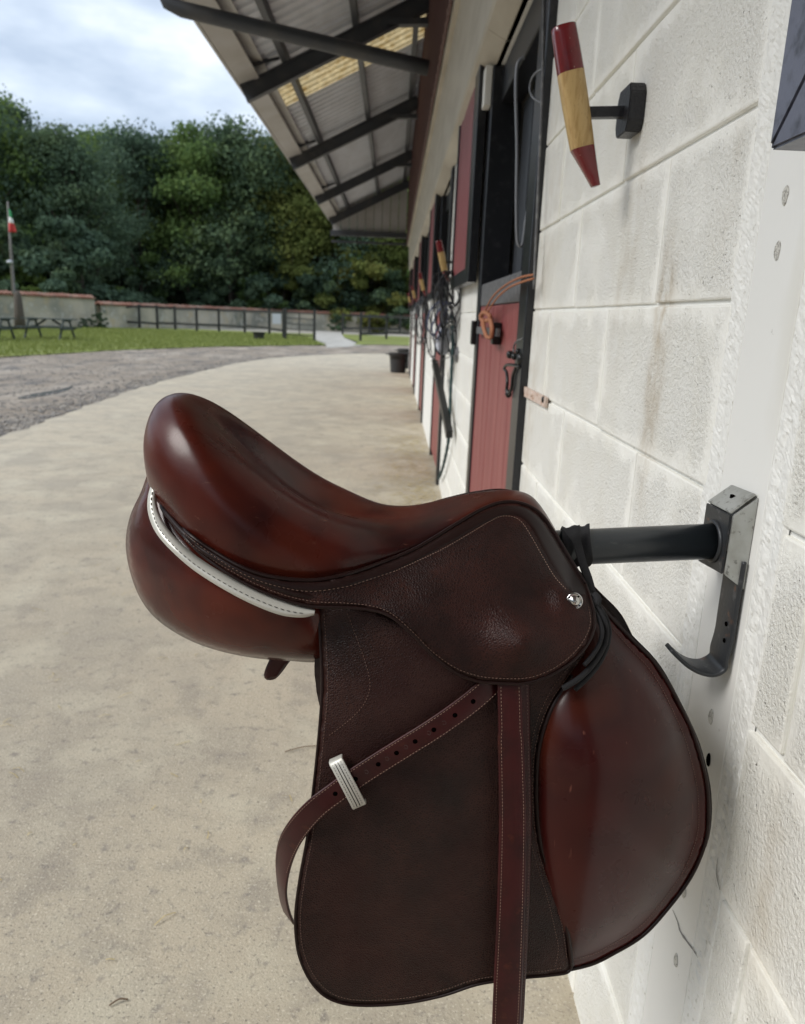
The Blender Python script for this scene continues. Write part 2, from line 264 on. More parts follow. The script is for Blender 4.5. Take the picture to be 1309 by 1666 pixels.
# ------------------------------------------------------------------ object helpers
def setp(o, label=None, cat=None, group=None, kind=None):
    if label: o['label'] = label
    if cat: o['category'] = cat
    if group: o['group'] = group
    if kind: o['kind'] = kind
    return o
def empty(name, loc=(0, 0, 0), label=None, cat=None, group=None, kind=None, parent=None):
    o = bpy.data.objects.new(name, None); o.location = loc; o.empty_display_size = 0.05; C.objects.link(o)
    if parent: o.parent = parent
    return setp(o, label, cat, group, kind)
def mesh(name, V, Fc, m, parent=None, smooth=False, label=None, cat=None, group=None, kind=None, loc=None, mats=None, fmi=None):
    """V in world coordinates; mesh is stored relative to the top parent's location"""
    me = bpy.data.meshes.new(name); off = Vector((0, 0, 0))
    p = parent
    while p: off = off + p.location; p = p.parent
    if loc is not None: off = off + (Vector(loc)-off)
    Va = np.asarray([tuple(v) for v in V], float)-np.array(off)
    me.from_pydata(Va.tolist(), [], [tuple(int(i) for i in f) for f in Fc])
    for q in (mats or [m]): me.materials.append(q)
    if fmi is not None: me.polygons.foreach_set('material_index', fmi)
    if smooth: me.shade_smooth()
    me.update()
    o = bpy.data.objects.new(name, me); C.objects.link(o)
    if parent: o.parent = parent
    if loc is not None and not parent: o.location = loc
    if loc is not None and parent:
        q = Vector((0, 0, 0)); p = parent
        while p: q = q + p.location; p = p.parent
        o.location = Vector(loc)-q
    return setp(o, label, cat, group, kind)
class MB:
    def __init__(s): s.V = []; s.F = []
    def add(s, V, Fc):
        n = len(s.V); s.V += [tuple(v) for v in V]; s.F += [tuple(i+n for i in f) for f in Fc]; return s
    def box(s, x0, x1, y0, y1, z0, z1, b=0.0):
        if b <= 0:
            V = [(x, y, z) for x in (x0, x1) for y in (y0, y1) for z in (z0, z1)]
            return s.add(V, [(0, 1, 3, 2), (4, 6, 7, 5), (0, 4, 5, 1), (2, 3, 7, 6), (0, 2, 6, 4), (1, 5, 7, 3)])
        bm = bmesh.new(); bmesh.ops.create_cube(bm, size=1)
        for v in bm.verts: v.co = Vector(((x0+x1)/2+v.co.x*(x1-x0), (y0+y1)/2+v.co.y*(y1-y0), (z0+z1)/2+v.co.z*(z1-z0)))
        bmesh.ops.bevel(bm, geom=list(bm.edges), offset=b, segments=2, affect='EDGES', profile=0.5)
        bm.verts.index_update(); s.add([v.co[:] for v in bm.verts], [[v.index for v in f.verts] for f in bm.faces]); bm.free(); return s
    def obox(s, c, ax, ay, az, hx, hy, hz):
        c, ax, ay, az = map(Vector, (c, ax, ay, az))
        V = [c+ax*hx*i+ay*hy*j+az*hz*k for i in (-1, 1) for j in (-1, 1) for k in (-1, 1)]
        return s.add(V, [(0, 1, 3, 2), (4, 6, 7, 5), (0, 4, 5, 1), (2, 3, 7, 6), (0, 2, 6, 4), (1, 5, 7, 3)])
    def bar(s, a, b, w, h, up=(0, 0, 1)):
        a, b = Vector(a), Vector(b); d = (b-a).normalized(); sd_ = d.cross(Vector(up)).normalized(); u = sd_.cross(d).normalized()
        return s.obox((a+b)/2, d, sd_, u, (b-a).length/2, w/2, h/2)
    def tube(s, pts, r, n=8, cap=True):
        pts = [Vector(p) for p in pts]; rs = r if isinstance(r, (list, tuple)) else [r]*len(pts)
        base = len(s.V); nrm = None
        for i, p in enumerate(pts):
            t = (pts[min(i+1, len(pts)-1)]-pts[max(i-1, 0)]).normalized()
            if nrm is None:
                nrm = t.orthogonal().normalized()
            else:
                nrm = (nrm-t*nrm.dot(t)).normalized()
            b = t.cross(nrm)
            for k in range(n):
                a = 2*math.pi*k/n; s.V.append(tuple(p+(nrm*math.cos(a)+b*math.sin(a))*rs[i]))
        for i in range(len(pts)-1):
            for k in range(n):
                a = base+i*n+k; b2 = base+i*n+(k+1) % n; s.F.append((a, b2, b2+n, a+n))
        if cap: s.F.append(tuple(base+k for k in reversed(range(n)))); s.F.append(tuple(base+(len(pts)-1)*n+k for k in range(n)))
        return s
    def build(s, name, m, parent=None, smooth=False, **k): return mesh(name, s.V, s.F, m, parent, smooth, **k)
def spline(pts, n=8, closed=False):
    P = [np.array(p, float) for p in pts]; out = []; L_ = len(P)
    rng = range(L_) if closed else range(L_-1)
    for i in rng:
        if closed: p0, p1, p2, p3 = P[(i-1) % L_], P[i], P[(i+1) % L_], P[(i+2) % L_]
        else: p0, p1, p2, p3 = P[max(i-1, 0)], P[i], P[i+1], P[min(i+2, L_-1)]
        for k in range(n):
            t = k/n; out.append(0.5*((2*p1)+(-p0+p2)*t+(2*p0-5*p1+4*p2-p3)*t*t+(-p0+3*p1-3*p2+p3)*t**3))
    if not closed: out.append(P[-1])
    return np.array(out)
def resample(P, n, closed=False):
    P = np.array(P)
    if closed: P = np.vstack([P, P[:1]])
    d = np.r_[0, np.cumsum(np.linalg.norm(np.diff(P, axis=0), axis=1))]
    t = np.linspace(0, d[-1], n+1 if closed else n)
    if closed: t = t[:-1]
    return np.stack([np.interp(t, d, P[:, k]) for k in range(P.shape[1])], 1)
def plen(P): return np.linalg.norm(np.diff(np.array(P), axis=0), axis=1).sum()
class TPS:                                                    # smooth depth field through control points
    def __init__(s, pts, lam=0.5):
        A = np.array(pts, float); s.p = A[:, :2]/100; n = len(A)
        K_ = s.k(np.linalg.norm(s.p[:, None]-s.p[None], axis=2))+lam*0.01*np.eye(n); Pm = np.c_[np.ones(n), s.p]
        T = np.block([[K_, Pm], [Pm.T, np.zeros((3, 3))]]); s.w = np.linalg.solve(T, np.r_[A[:, 2], 0, 0, 0])
    def k(s, r): return np.where(r > 0, r*r*np.log(np.maximum(r, 1e-9)), 0)
    def __call__(s, Q):
        Q = np.atleast_2d(Q)/100.; U = s.k(np.linalg.norm(Q[:, None]-s.p[None], axis=2))
        return U@s.w[:len(s.p)]+np.c_[np.ones(len(Q)), Q]@s.w[len(s.p):]
def edge_dist(Q, poly):
    A = poly; B = np.roll(poly, -1, 0); d = np.full(len(Q), 1e9)
    for a, b in zip(A, B):
        ab = b-a; t = np.clip(((Q-a)@ab)/max(ab@ab, 1e-9), 0, 1); d = np.minimum(d, np.linalg.norm(Q-(a+t[:, None]*ab), axis=1))
    return d
def inside(Q, poly):
    x, y = Q[:, 0], Q[:, 1]; c = np.zeros(len(Q), bool)
    for (x1, y1), (x2, y2) in zip(poly, np.roll(poly, -1, 0)):
        if y1 == y2: continue
        c ^= ((y1 > y) != (y2 > y)) & (x < (x2-x1)*(y-y1)/(y2-y1)+x1)
    return c
class Poisson:                                                # smooth cushion height over an outline (membrane solution)
    def __init__(s, poly, g=5.0, it=2500):
        s.o = poly.min(0)-2*g; s.g = g; n = np.ceil((poly.max(0)+2*g-s.o)/g).astype(int)+1
        yy, xx = np.mgrid[0:n[1], 0:n[0]]; Q = np.c_[xx.ravel()*g+s.o[0], yy.ravel()*g+s.o[1]]; m = inside(Q, poly).reshape(n[1], n[0]).astype(float); h = m*0
        for _ in range(it): h[1:-1, 1:-1] = m[1:-1, 1:-1]*(.25*(h[:-2, 1:-1]+h[2:, 1:-1]+h[1:-1, :-2]+h[1:-1, 2:])+1)
        s.h = h/h.max()
    def __call__(s, Q):
        Q = (np.atleast_2d(Q)-s.o)/s.g; i = np.clip(Q.astype(int), 0, np.array(s.h.shape[::-1])-2); f = np.clip(Q-i, 0, 1); h = s.h; x, y = i[:, 0], i[:, 1]
        return (h[y, x]*(1-f[:, 0])+h[y, x+1]*f[:, 0])*(1-f[:, 1])+(h[y+1, x]*(1-f[:, 0])+h[y+1, x+1]*f[:, 0])*f[:, 1]
YC = 0.84                                                      # central plane of the saddle (parallel to the eaves of the rack tube)
def sheet(name, outline, depth, m, parent, bulge=0.0, ew=10.0, back=0.004, step=9.0, sharp=1.0, bulge_fn=None, mirror=True, seg=6, bback=0.0, ds=None):
    """outline: points in the plane of view turned into a real 3-D leather sheet at distance YC-depth, thickness `back`; bulge pads it out"""
    ol = spline(outline, 10, True); ol = resample(ol, max(24, int(plen(np.vstack([ol, ol[:1]]))/step)), True)
    mn, mxx = ol.min(0), ol.max(0); gy = np.arange(mn[1], mxx[1], step*0.87); Q = []
    for j, yy in enumerate(gy):
        xs = np.arange(mn[0]+(j % 2)*step/2, mxx[0], step); Q += [(x_, yy) for x_ in xs]
    Q = np.array(Q); Q = Q[inside(Q, ol)]; Q = Q[edge_dist(Q, ol) > step*0.55]
    # extra rings near the rim so the rim rolls over smoothly
    P = np.vstack([ol, Q]); n = len(ol)
    r = delaunay_2d_cdt([Vector(p) for p in P], [], [tuple(range(n))], 1, 1e-4)
    V2 = np.array([v[:] for v in r[0]]); T = [tuple(f) for f in r[2]]
    d = edge_dist(V2, ol); d[d < 0.05] = 0
    off = depth(V2)
    q = np.clip(d/ew, 0, 1); prof = np.sqrt(np.clip(1-(1-q)**2, 0, 1))
    fo = off+bulge*prof**sharp+back*0.5*np.minimum(prof*1.5, 1)
    if bulge_fn is not None: fo = fo+bulge_fn(V2, d)
    bo = off-bback*prof-back*0.5*np.minimum(prof*1.5, 1)
    VF = np.array([uy(a, b, YC-o) for (a, b), o in zip(V2, fo)]); VB = np.array([uy(a, b, YC-o) for (a, b), o in zip(V2, bo)])
    rim = d == 0; idx = np.arange(len(V2)); bi = idx.copy(); cnt = len(V2)
    ext = []
    for i in range(len(V2)):
        if not rim[i]: bi[i] = cnt; cnt += 1; ext.append(VB[i])
    V = np.vstack([VF, np.array(ext)]) if ext else VF
    a, b, c = T[0][:3]
    nn = np.cross(VF[b]-VF[a], VF[c]-VF[a])
    flip = nn[1] > 0
    Fc = [t if not flip else t[::-1] for t in T]+[tuple(bi[k] for k in (t[::-1] if not flip else t)) for t in T]
    Fc = [tuple(int(k) for k in t) for t in Fc]
    if mirror:
        V3 = V.copy(); V3[:, 1] = 2*YC-V3[:, 1]; nV = len(V)
        return mesh(name, V, Fc, m, parent, True), mesh(name, V3, [tuple(f[::-1]) for f in Fc], m, parent, True)
    return mesh(name, V, Fc, m, parent, True)
def on(depth, extra=0.0):                                     # map picture-plane point to 3-D just proud of a depth field
    def f(P):
        P = np.atleast_2d(P); o = depth(P)+extra; return np.array([uy(a, b, YC-q) for (a, b), q in zip(P, o)])
    return f
def stitches(path3, m, parent, pitch=0.0032, ln=0.0019, r=0.00033, name='stitching', lift=(0, -1, 0)):
    n = max(2, int(plen(path3)/pitch)); P = resample(path3, n*2+1); mb = MB()
    for i in range(n):
        a = P[2*i]; b = P[2*i+1]; c = (a+b)/2; t = (b-a); t = t/np.linalg.norm(t)*ln/2
        mb.tube([c-t, c-t*0.5+np.array(lift)*r*0.5, c+t*0.5+np.array(lift)*r*0.5, c+t], [r*0.4, r, r, r*0.4], 5)
    return mb.build(name, m, parent, True, kind='stuff')
def ribbon(name, P, Wd, width, th, m, parent, n=None, **k):
    """strap: centre path P (3-D), across vectors Wd, rounded rectangular section"""
    P = np.array(P, float); Wd = np.array(Wd, float); Wd /= np.linalg.norm(Wd, axis=1)[:, None]
    if np.isscalar(width): width = [width]*len(P)
    T = np.gradient(P, axis=0); T /= np.linalg.norm(T, axis=1)[:, None]
    sec = [(-.5, -.2), (-.47, -.5), (.47, -.5), (.5, -.2), (.5, .2), (.47, .5), (-.47, .5), (-.5, .2)]
    sec = [(-.5, -.15), (-.485, -.4), (-.44, -.5), (0, -.5), (.44, -.5), (.485, -.4), (.5, -.15), (.5, .15), (.485, .4), (.44, .5), (0, .5), (-.44, .5), (-.485, .4), (-.5, .15)]
    V = []; Fc = []; ns = len(sec)
    for p, w, t, wd in zip(P, Wd, T, width):
        w = w-t*(w@t); w /= np.linalg.norm(w); u = np.cross(t, w)
        for a, b in sec: V.append(p+w*a*wd+u*b*th)
    for i in range(len(P)-1):
        for j in range(ns): a = i*ns+j; b = i*ns+(j+1) % ns; Fc.append((a, b, b+ns, a+ns))
    Fc.append(tuple(range(ns))[::-1]); Fc.append(tuple((len(P)-1)*ns+j for j in range(ns)))
    return mesh(name, V, Fc, m, parent, True, **k)
def rgrid(rows): # rows of equal length -> verts, faces
    n = len(rows[0]); V = [p for r_ in rows for p in r_]
    return V, [(i*n+j, i*n+j+1, (i+1)*n+j+1, (i+1)*n+j) for i in range(len(rows)-1) for j in range(n-1)]
# ================================================================== SETTING
WX = 0.41
def ground_poly(name, px, m, z, extra=None, label=None, kind='structure', dens=None, fn=None):
    P = [uz(a, b, 0) for a, b in px]; P = [(p[0], p[1]) for p in P]+(extra or [])
    V = [(x, y, z) for x, y in P]
    ar = sum(V[i][0]*V[(i+1) % len(V)][1]-V[(i+1) % len(V)][0]*V[i][1] for i in range(len(V)))
    f = list(range(len(V)));
    if ar < 0: f = f[::-1]
    bm = bmesh.new(); vs = [bm.verts.new(v) for v in V]; fc = bm.faces.new([vs[i] for i in f]); bmesh.ops.triangulate(bm, faces=[fc])
    me = bpy.data.meshes.new(name); bm.to_mesh(me); bm.free(); me.materials.append(m)
    o = bpy.data.objects.new(name, me); C.objects.link(o); return setp(o, label, None, None, kind)
mesh('ground', [(-600, -400, -.06), (600, -400, -.06), (600, 900, -.06), (-600, 900, -.06)], [(0, 1, 2, 3)], M['soil'], kind='structure')
edge = [(0, 711), (40, 697), (80, 683), (120, 668), (160, 654), (200, 640), (240, 627), (280, 616), (320, 606), (350, 599), (380, 592), (410, 587), (450, 582), (500, 578.5), (560, 576), (600, 575.5), (655, 576)]
ce = [tuple(uz(a, b)[:2]) for a, b in edge]
apron = spline(ce, 4)
apron = [(x+0.025*math.sin(i*2.1)+0.02*math.sin(i*5.3), y+.02*math.sin(i*3.7)) for i, (x, y) in enumerate(apron)]
cl = [(-3.9, 4), (-3.9, -6), (0.6, -6), (0.6, apron[-1][1])]
# concrete apron with a real edge 2 cm above the gravel
V = [(x, y, 0.0) for x, y in apron+cl[::-1]]
pts = apron+[(0.6, apron[-1][1])]+[(0.6, -6), (-3.9, -6), (-3.9, 4)]
bm = bmesh.new(); vs = [bm.verts.new((x, y, 0)) for x, y in pts]; fc = bm.faces.new(vs)
r_ = bmesh.ops.extrude_face_region(bm, geom=[fc]); bmesh.ops.translate(bm, verts=[g for g in r_['geom'] if isinstance(g, bmesh.types.BMVert)], vec=(0, 0, -.035))
bmesh.ops.recalc_face_normals(bm, faces=bm.faces)
me = bpy.data.meshes.new('pavement'); bm.to_mesh(me); bm.free(); me.materials.append(M['concrete']); o = bpy.data.objects.new('pavement', me); C.objects.link(o); setp(o, kind='structure', label='pale worn concrete apron in front of the stables')
mesh('road', [(-60, -20, -.03), (12, -20, -.03), (12, 34, -.03), (6, 38.5, -.03), (-60, 38.5, -.03)], [(0, 1, 2, 3, 4)], M['gravel'], kind='structure')
gl = [uz(a, b)[:2] for a, b in [(-60, 586), (0, 580), (60, 576.5), (120, 573), (180, 569.5), (240, 567), (300, 565), (360, 563), (430, 562.2), (500, 561), (530, 561)]]
gr = [uz(a, b)[:2] for a, b in [(575, 560.5), (620, 560), (700, 563)]]
gl = [tuple(p) for p in spline(gl, 6)]; gl = [(x, y+0.25*math.sin(i*1.7)+0.12*math.sin(i*4.1)) for i, (x, y) in enumerate(gl)]
far = 64.0
pl = [tuple(uz(a, b)[:2]) for a, b in [(512, 556), (513, 549), (512, 543)]]
ground_poly('lawn', [], M['grass'], -.012, gl+pl+[(pl[-1][0]-1, 52), (-17, 52), (-26, 38), (-80, 38), (-80, 15)])
pr = [tuple(uz(a, b)[:2]) for a, b in [(556, 543), (560, 549), (583, 556)]]
ground_poly('lawn', [], M['grass'], -.012, [pr[0], pr[1], pr[2]]+[tuple(p) for p in gr]+[(14, 40), (14, 54), (-3, 54)])
ground_poly('path', [], M['pale_path'], -.020, [gl[-1], (gl[-1][0]+0.2, gl[-1][1]-2.6), (gr[0][0]-.2, gr[0][1]-2.6), (gr[0][0]+.4, gr[0][1]), pr[1], pr[0], (-3.9, 62), (-6.3, 62), pl[2], pl[1], pl[0]])
ground_poly('sand_track', [], M['sand'], -.024, [(-40, 51), (14, 53.5), (14, 66), (-40, 60)])
pud = [tuple(uz(a, b)[:2]) for a, b in [(28, 645), (50, 638), (75, 634), (100, 630), (118, 625), (112, 631), (90, 638), (60, 643), (40, 646)]]
ground_poly('puddle', [], M['water'], -.026, [tuple(p) for p in spline(pud, 4, True)])
# loose stones along the apron edge and across the track
mb = MB()
def pebble(mb, x, y, z, s):
    V = []; k = 5; ph = random.random()*6
    for j, (zz, rr) in enumerate(((0, .9), (.45, 1.0), (.8, .55))):
        for i in range(k):
            a = ph+2*math.pi*i/k; q = rr*s*(.75+.5*random.random()); V.append((x+q*math.cos(a), y+q*math.sin(a), z+zz*s*.8))
    Fc = [(j*k+i, j*k+(i+1) % k, (j+1)*k+(i+1) % k, (j+1)*k+i) for j in range(2) for i in range(k)]+[tuple(2*k+i for i in range(k))]
    mb.add(V, Fc)
A_ = resample(np.array(apron), 400)
for i in range(2600):
    p = A_[random.randrange(0, 330)]; dd = abs(random.gauss(0.10, .28)); pebble(mb, p[0]-dd*.9-.02+random.gauss(0, .05), p[1]+dd*.35+random.gauss(0, .1), -.032, random.uniform(.008, .035))
for i in range(4500):
    y = random.uniform(6, 26); x = random.uniform(-0.55*y-1, -4.1); pebble(mb, x, y, -.034, random.uniform(.008, .028))
mb.build('gravel_stones', M['stone'], kind='stuff', label='loose pale stones along the broken edge of the concrete apron', cat='gravel')
# grass blades at the track side and on the lawn
mb = MB(); gpoly = np.array(gl+[(-5.5, 46), (-17, 50), (-26, 38), (-30, 30), (-20, 19)])
Qg = np.c_[RN.uniform(-30, 1.5, 90000), RN.uniform(18, 46, 90000)]; Qg = Qg[np.abs(Qg[:, 0]) < .56*Qg[:, 1]+1]; Qg = Qg[inside(Qg, gpoly)][:26000]
for x, y in Qg:
    h = random.uniform(.04, .11)*(1.3 if random.random() < .15 else 1); a = random.random()*6.28; w = .012+.0006*y
    dx, dy = math.cos(a)*w, math.sin(a)*w
    mb.add([(x-dx, y-dy, -.012), (x+dx, y+dy, -.012), (x+random.gauss(0, .03), y+random.gauss(0, .03), h)], [(0, 1, 2)])
mb.build('grass_blades', M['blade'], kind='stuff', label='short rough grass blades across the lawn', cat='grass')

# ================================================================== STABLE BUILDING
B = empty('stable_building', (WX, 0, 0), 'long white painted block stable with red doors and grey canopy roof', 'stable')
JZ = [-0.012, .214, .440, .668, .890, 1.116, 1.349, 1.568, 1.792, 2.018, 2.244, 2.40]
DOORS = [2.31+3.7*k for k in range(-2, 5)]; DW = 1.49; YEND = 19.6
segs = [(-7.0, DOORS[0])]+[(d+DW, (DOORS[i+1] if i < 6 else YEND)) for i, d in enumerate(DOORS)]
walls = []
for a, b in segs:
    mb = MB(); mb.box(WX+.006, WX+.19, a, b, -.02, 2.40); walls.append(mb.build('wall', M['mortar'], B))
mb = MB(); mb.box(WX+.001, WX+.19, -7, YEND, 2.402, 4.3); mb.build('upper_wall', M['mortar'], B)
ST0, ST1 = .79, .905
for r in range(len(JZ)-1):
    off = 1.235 if r % 2 == 0 else 1.49      # the row 1.349-1.568 is index 6
    z0, z1 = JZ[r]+.0035, JZ[r+1]-.0035
    for a, b in ((.105, ST0-.034), (ST1+.042, 2.305), (3.805, 6.005)):
        k0 = math.floor((a-off)/.555); y = off+k0*.555
        while y < b:
            y0, y1 = max(a, y+.0035), min(b, y+.5515); y += .555
            if y1-y0 < .03: continue
            j = random.gauss(0, .0008)
            mb = MB(); mb.box(WX+j, WX+.02, y0+random.gauss(0, .001), y1, z0+random.gauss(0, .0008), z1, .003); mb.build('block', M['block'], walls[2] if a < 3 else walls[3])
# far walls: joints recessed in one sheet of blocks (too far away to pick apart)
for si, (a, b) in enumerate(segs):
    if si in (2, 3): continue
    mb = MB()
    for r in range(len(JZ)-1):
        y = a+(.28 if r % 2 else 0)-.28
        while y < b:
            mb.box(WX, WX+.02, max(a, y+.005), min(b, y+.55), JZ[r]+.005, JZ[r+1]-.005); y += .555
    mb.build('far_blocks', M['mortar'], walls[si], kind='stuff')
# smooth painted board with filled nail holes
stp = MB(); stp.box(WX-.0015, WX+.018, ST0, ST1, -.01, 2.398, .002); stp = stp.build('wall_board', M['board'], B)
for k, (a, b) in enumerate([(1278, 318), (1265, 408), (1157, 1166), (1153, 1236), (1100, 1562), (1113, 1450)]):
    p = ux(a, b, WX-.0015); mb = MB(); rr = .0075 if k != 3 else .0065
    rings = []
    for q, (rad, dx) in enumerate(((1.0, 0.0002), (.85, -.0010), (.6, -.0002), (.3, -.0006 if k != 3 else .0), (0.02, -.0001))):
        rings.append([(p[0]+dx-.0006, p[1]+rr*rad*.8*math.cos(t)*(1+.12*math.sin(3*t+k)), p[2]+rr*1.4*rad*math.sin(t)) for t in np.linspace(0, 2*math.pi, 15)])
    V, Fc = rgrid(rings); mb.add(V, Fc); mb.build('nail_hole', M['hole'] if k == 3 else M['filler'], stp, True)
# rough mortar seams that tie the board into the blockwork
def seam(y0, y1, sg):
    rows = []; nz = 700; ny = 12; g_ = np.random.default_rng(int(y0*100)); nz_ = g_.normal(size=(nz+1, ny+1))
    for _ in range(1): nz_ = (nz_+np.roll(nz_, 1, 0)+np.roll(nz_, 1, 1)+np.roll(nz_, -1, 0))/2.2
    lowf = np.interp(np.arange(nz+1), np.arange(0, nz+20, 17), g_.normal(size=len(np.arange(0, nz+20, 17))))
    for i in range(nz+1):
        r0 = []
        for j in range(ny+1):
            t = j/ny; wob = .0016*lowf[i]*(t if sg > 0 else 1-t); hgt = .0006*nz_[i, j]*(.5+.5*math.sin(math.pi*t))-.0016*math.exp(-((t-(.5+.15*lowf[i]*.5))/.13)**2)*(1 if (i//40) % 3 else .3)
            r0.append((WX-.0010-hgt, y0+(y1-y0)*t+wob*(1 if 0 < j < ny else .0), 2.39*i/nz))
        r0[0] = (WX+.004,)+r0[0][1:]; r0[-1] = (WX+.004,)+r0[-1][1:]; rows.append(r0)
    V, Fc = rgrid(rows); o = mesh('mortar_seam', V, Fc, M['mortar'], B)
    if sum(p.normal.x for p in o.data.polygons) > 0: o.data.flip_normals()
seam(ST1-.003, ST1+.054, 1); seam(ST0-.046, ST0+.003, -1)
# cracks in the paint
def crack(px, w, parent, x=WX-.0022):
    P = [ux(a, b, x) for a, b in px]; P = spline(P, 4); mb = MB(); rows = []
    for i, p in enumerate(P):
        ww = w*(.4+.9*random.random())*math.sin(math.pi*(i+.6)/(len(P)+.2)); rows.append([(p[0], p[1]-ww*.4, p[2]+ww), (p[0]-.0004, p[1], p[2]), (p[0], p[1]+ww*.4, p[2]-ww)])
    V, Fc = rgrid(rows); mb.add(V, Fc); mb.build('paint_crack', M['crack'], parent)
crack([(1094, 1480), (1102, 1500), (1106, 1515), (1118, 1533), (1127, 1545), (1135, 1558)], .0022, stp)
crack([(1171, 1448), (1165, 1420), (1168, 1395)], .0016, stp)
# cream lintel fascia along the whole front
prof = [(WX+.02, 2.402), (WX-.002, 2.402), (WX-.078, 2.44), (WX-.086, 2.455), (WX-.112, 2.98), (WX-.14, 2.98), (WX-.14, 3.10), (WX+.02, 3.10)]
y0 = -2.2; ys = [-7, -2.2, .6, 3.4, 6.2, 9.0, 11.8, 14.6, YEND]
for a, b in zip(ys, ys[1:]):
    V = [(x, a+.002, z) for x, z in prof]+[(x, b-.002, z) for x, z in prof]; n = len(prof)
    Fc = [(i, (i+1) % n, (i+1) % n+n, i+n) for i in range(n)]+[tuple(range(n))[::-1], tuple(range(n, 2*n))]
    mesh('fascia_board', V, Fc, M['trim'], B)
# brown red cladding boards above the fascia
y = -7.0
while y < YEND:
    mb = MB(); mb.box(WX-.165, WX-.145, y, y+.192, 3.02, 4.62, .004); mb.box(WX-.172, WX-.1655, y+.07, y+.12, 3.02, 4.62); mb.build('cladding_board', M['cladding'], B); y += .2
mb = MB(); mb.box(WX-.142, WX-.13, -7, YEND, 3.15, 4.6); mb.build('cladding_batten', M['steel_dark'], B)
# ------------------------------------------------ canopy
ZE, XE, SL = 3.56, -1.62, 0.5
def cz(x): return ZE+(x-XE)*SL
XI = WX-.16
roof = empty('canopy_roof', (XE, 0, ZE), parent=B)
roof.location = (XE-WX, 0, ZE)
y = -7.2; k = 0
while y < YEND-.1:                                            # ribbed sheets, ribs run down the slope
    y1 = min(y+.92, YEND)
    sky_l = (9.05 < y+.46 < 9.9) 
    rows = []; yy = y; nrib = 5; w = (y1-y)/nrib
    prof2 = []
    for q in range(nrib):
        b0 = y+q*w; prof2 += [(b0, 0), (b0+w*.62, 0), (b0+w*.68, -.028), (b0+w*.94, -.028)]
    prof2.append((y1+.02, 0))
    for x in (XE-.02, (XE+XI)/2, XI+.02): rows.append([(x, a, cz(x)+.13+dz+(.004*(k % 2))) for a, dz in prof2])
    V, Fc = rgrid(rows); o = mesh('roof_sheet' if not sky_l else 'skylight_sheet', V, Fc, M['skylight'] if sky_l else M['sheet'], roof); k += 1
    y = y1
for yr in (-6.2, -2.5, 1.2, 4.9, 8.6, 12.3, 16.0, 19.35):                  # I-beam rafters
    a = Vector((XE+.0, yr, cz(XE+.0)-.10)); b = Vector((XI, yr, cz(XI)-.10)); mb = MB()
    mb.bar(a+Vector((0, 0, .0)), b, .018, .145); up = Vector((-.447, 0, .894))
    mb.bar(a+up*.078, b+up*.078, .09, .012); mb.bar(a-up*.078, b-up*.078, .09, .012); mb.build('rafter', M['steel_dark'], roof)
    if yr < 19:
        mb = MB(); mb.bar((XI-.42, yr, cz(XI)-.32), (XI, yr, cz(XI)-.30), .10, .06); mb.build('haunch', M['steel_dark'], roof)
for xp in (XE+.42, XE+1.13, XI-.12):
    mb = MB(); mb.bar((xp, -7.2, cz(xp)+.05), (xp, YEND, cz(xp)+.05), .06, .10); mb.build('purlin', M['steel_dark'], roof)
for yr in (4.9, 8.6, 12.3, 16.0):                             # little cleats where rafters meet the eaves
    mb = MB(); mb.add([(XE+.05, yr-.3, cz(XE)+.04), (XE+.28, yr-.06, cz(XE+.28)+.05), (XE+.25, yr-.06, cz(XE+.28)+.09), (XE+.03, yr-.3, cz(XE)+.10)], [(0, 1, 2, 3)])
    mb.bar((XE+.06, yr-.36, cz(XE)+.06), (XE+.36, yr-.06, cz(XE+.36)+.05), .03, .03); mb.build('cleat', M['steel_dark'], roof)
mb = MB(); mb.box(XE-.06, XE-.035, -7.2, YEND+.05, ZE-.03, ZE+.16); mb.build('eaves_fascia', M['fascia'], roof)
mb = MB(); mb.add([(XE-.034, -7.2, ZE-.02), (XE+.16, -7.2, ZE+.055), (XE+.16, YEND, ZE+.055), (XE-.034, YEND, ZE-.02), (XE-.034, -7.2, ZE-.005), (XE+.16, -7.2, ZE+.07), (XE+.16, YEND, ZE+.07), (XE-.034, YEND, ZE-.005)], [(0, 3, 2, 1), (4, 5, 6, 7), (0, 1, 5, 4), (1, 2, 6, 5), (2, 3, 7, 6), (3, 0, 4, 7)]); mb.build('eaves_soffit', M['fascia'], roof)
mb = MB(); mb.bar((XE+.12, -7.2, cz(XE+.12)+.10), (XE+.12, YEND, cz(XE+.12)+.10), .22, .012); mb.build('gutter_liner', M['fascia'], roof)
# gable end: vertical sheets above a tie beam
x = XE+.05
while x < XI-.05:
    x1 = min(x+.2, XI); mb = MB()
    V = [(x, YEND, 3.28), (x1-.015, YEND, 3.28), (x1-.015, YEND, cz(x1)+.1), (x, YEND, cz(x)+.1)]; V += [(a, b+.02, c) for a, b, c in V]
    if cz(x) > 3.4: mb.add(V, [(0, 1, 2, 3), (7, 6, 5, 4), (0, 4, 5, 1), (1, 5, 6, 2), (3, 2, 6, 7), (0, 3, 7, 4)]); mb.build('gable_board', M['fascia'], roof)
    x = x1
mb = MB(); mb.box(XE, XI, YEND-.12, YEND-.02, 3.17, 3.29); mb.build('tie_beam', M['steel_dark'], roof)
mb = MB(); mb.box(XE+.02, XI, YEND+.0, YEND+.04, 3.02, 3.07); mb.build('end_rail', M['steel_dark'], roof)
mb = MB(); a = uy(283, 12, 6.0); b = uy(697, 111, 6.0)          # drain pipe from the gutter back to the wall
dv = (b-a)/np.linalg.norm(b-a)
mb.tube([a+np.array([-.075, 0, .22]), a+np.array([-.07, 0, .10]), a+np.array([-.04, 0, .03]), a+dv*.05, a+dv*.3, b-dv*.2, b], .052, 14); mb.build('drain_pipe', M['steel_dark'], roof, True)
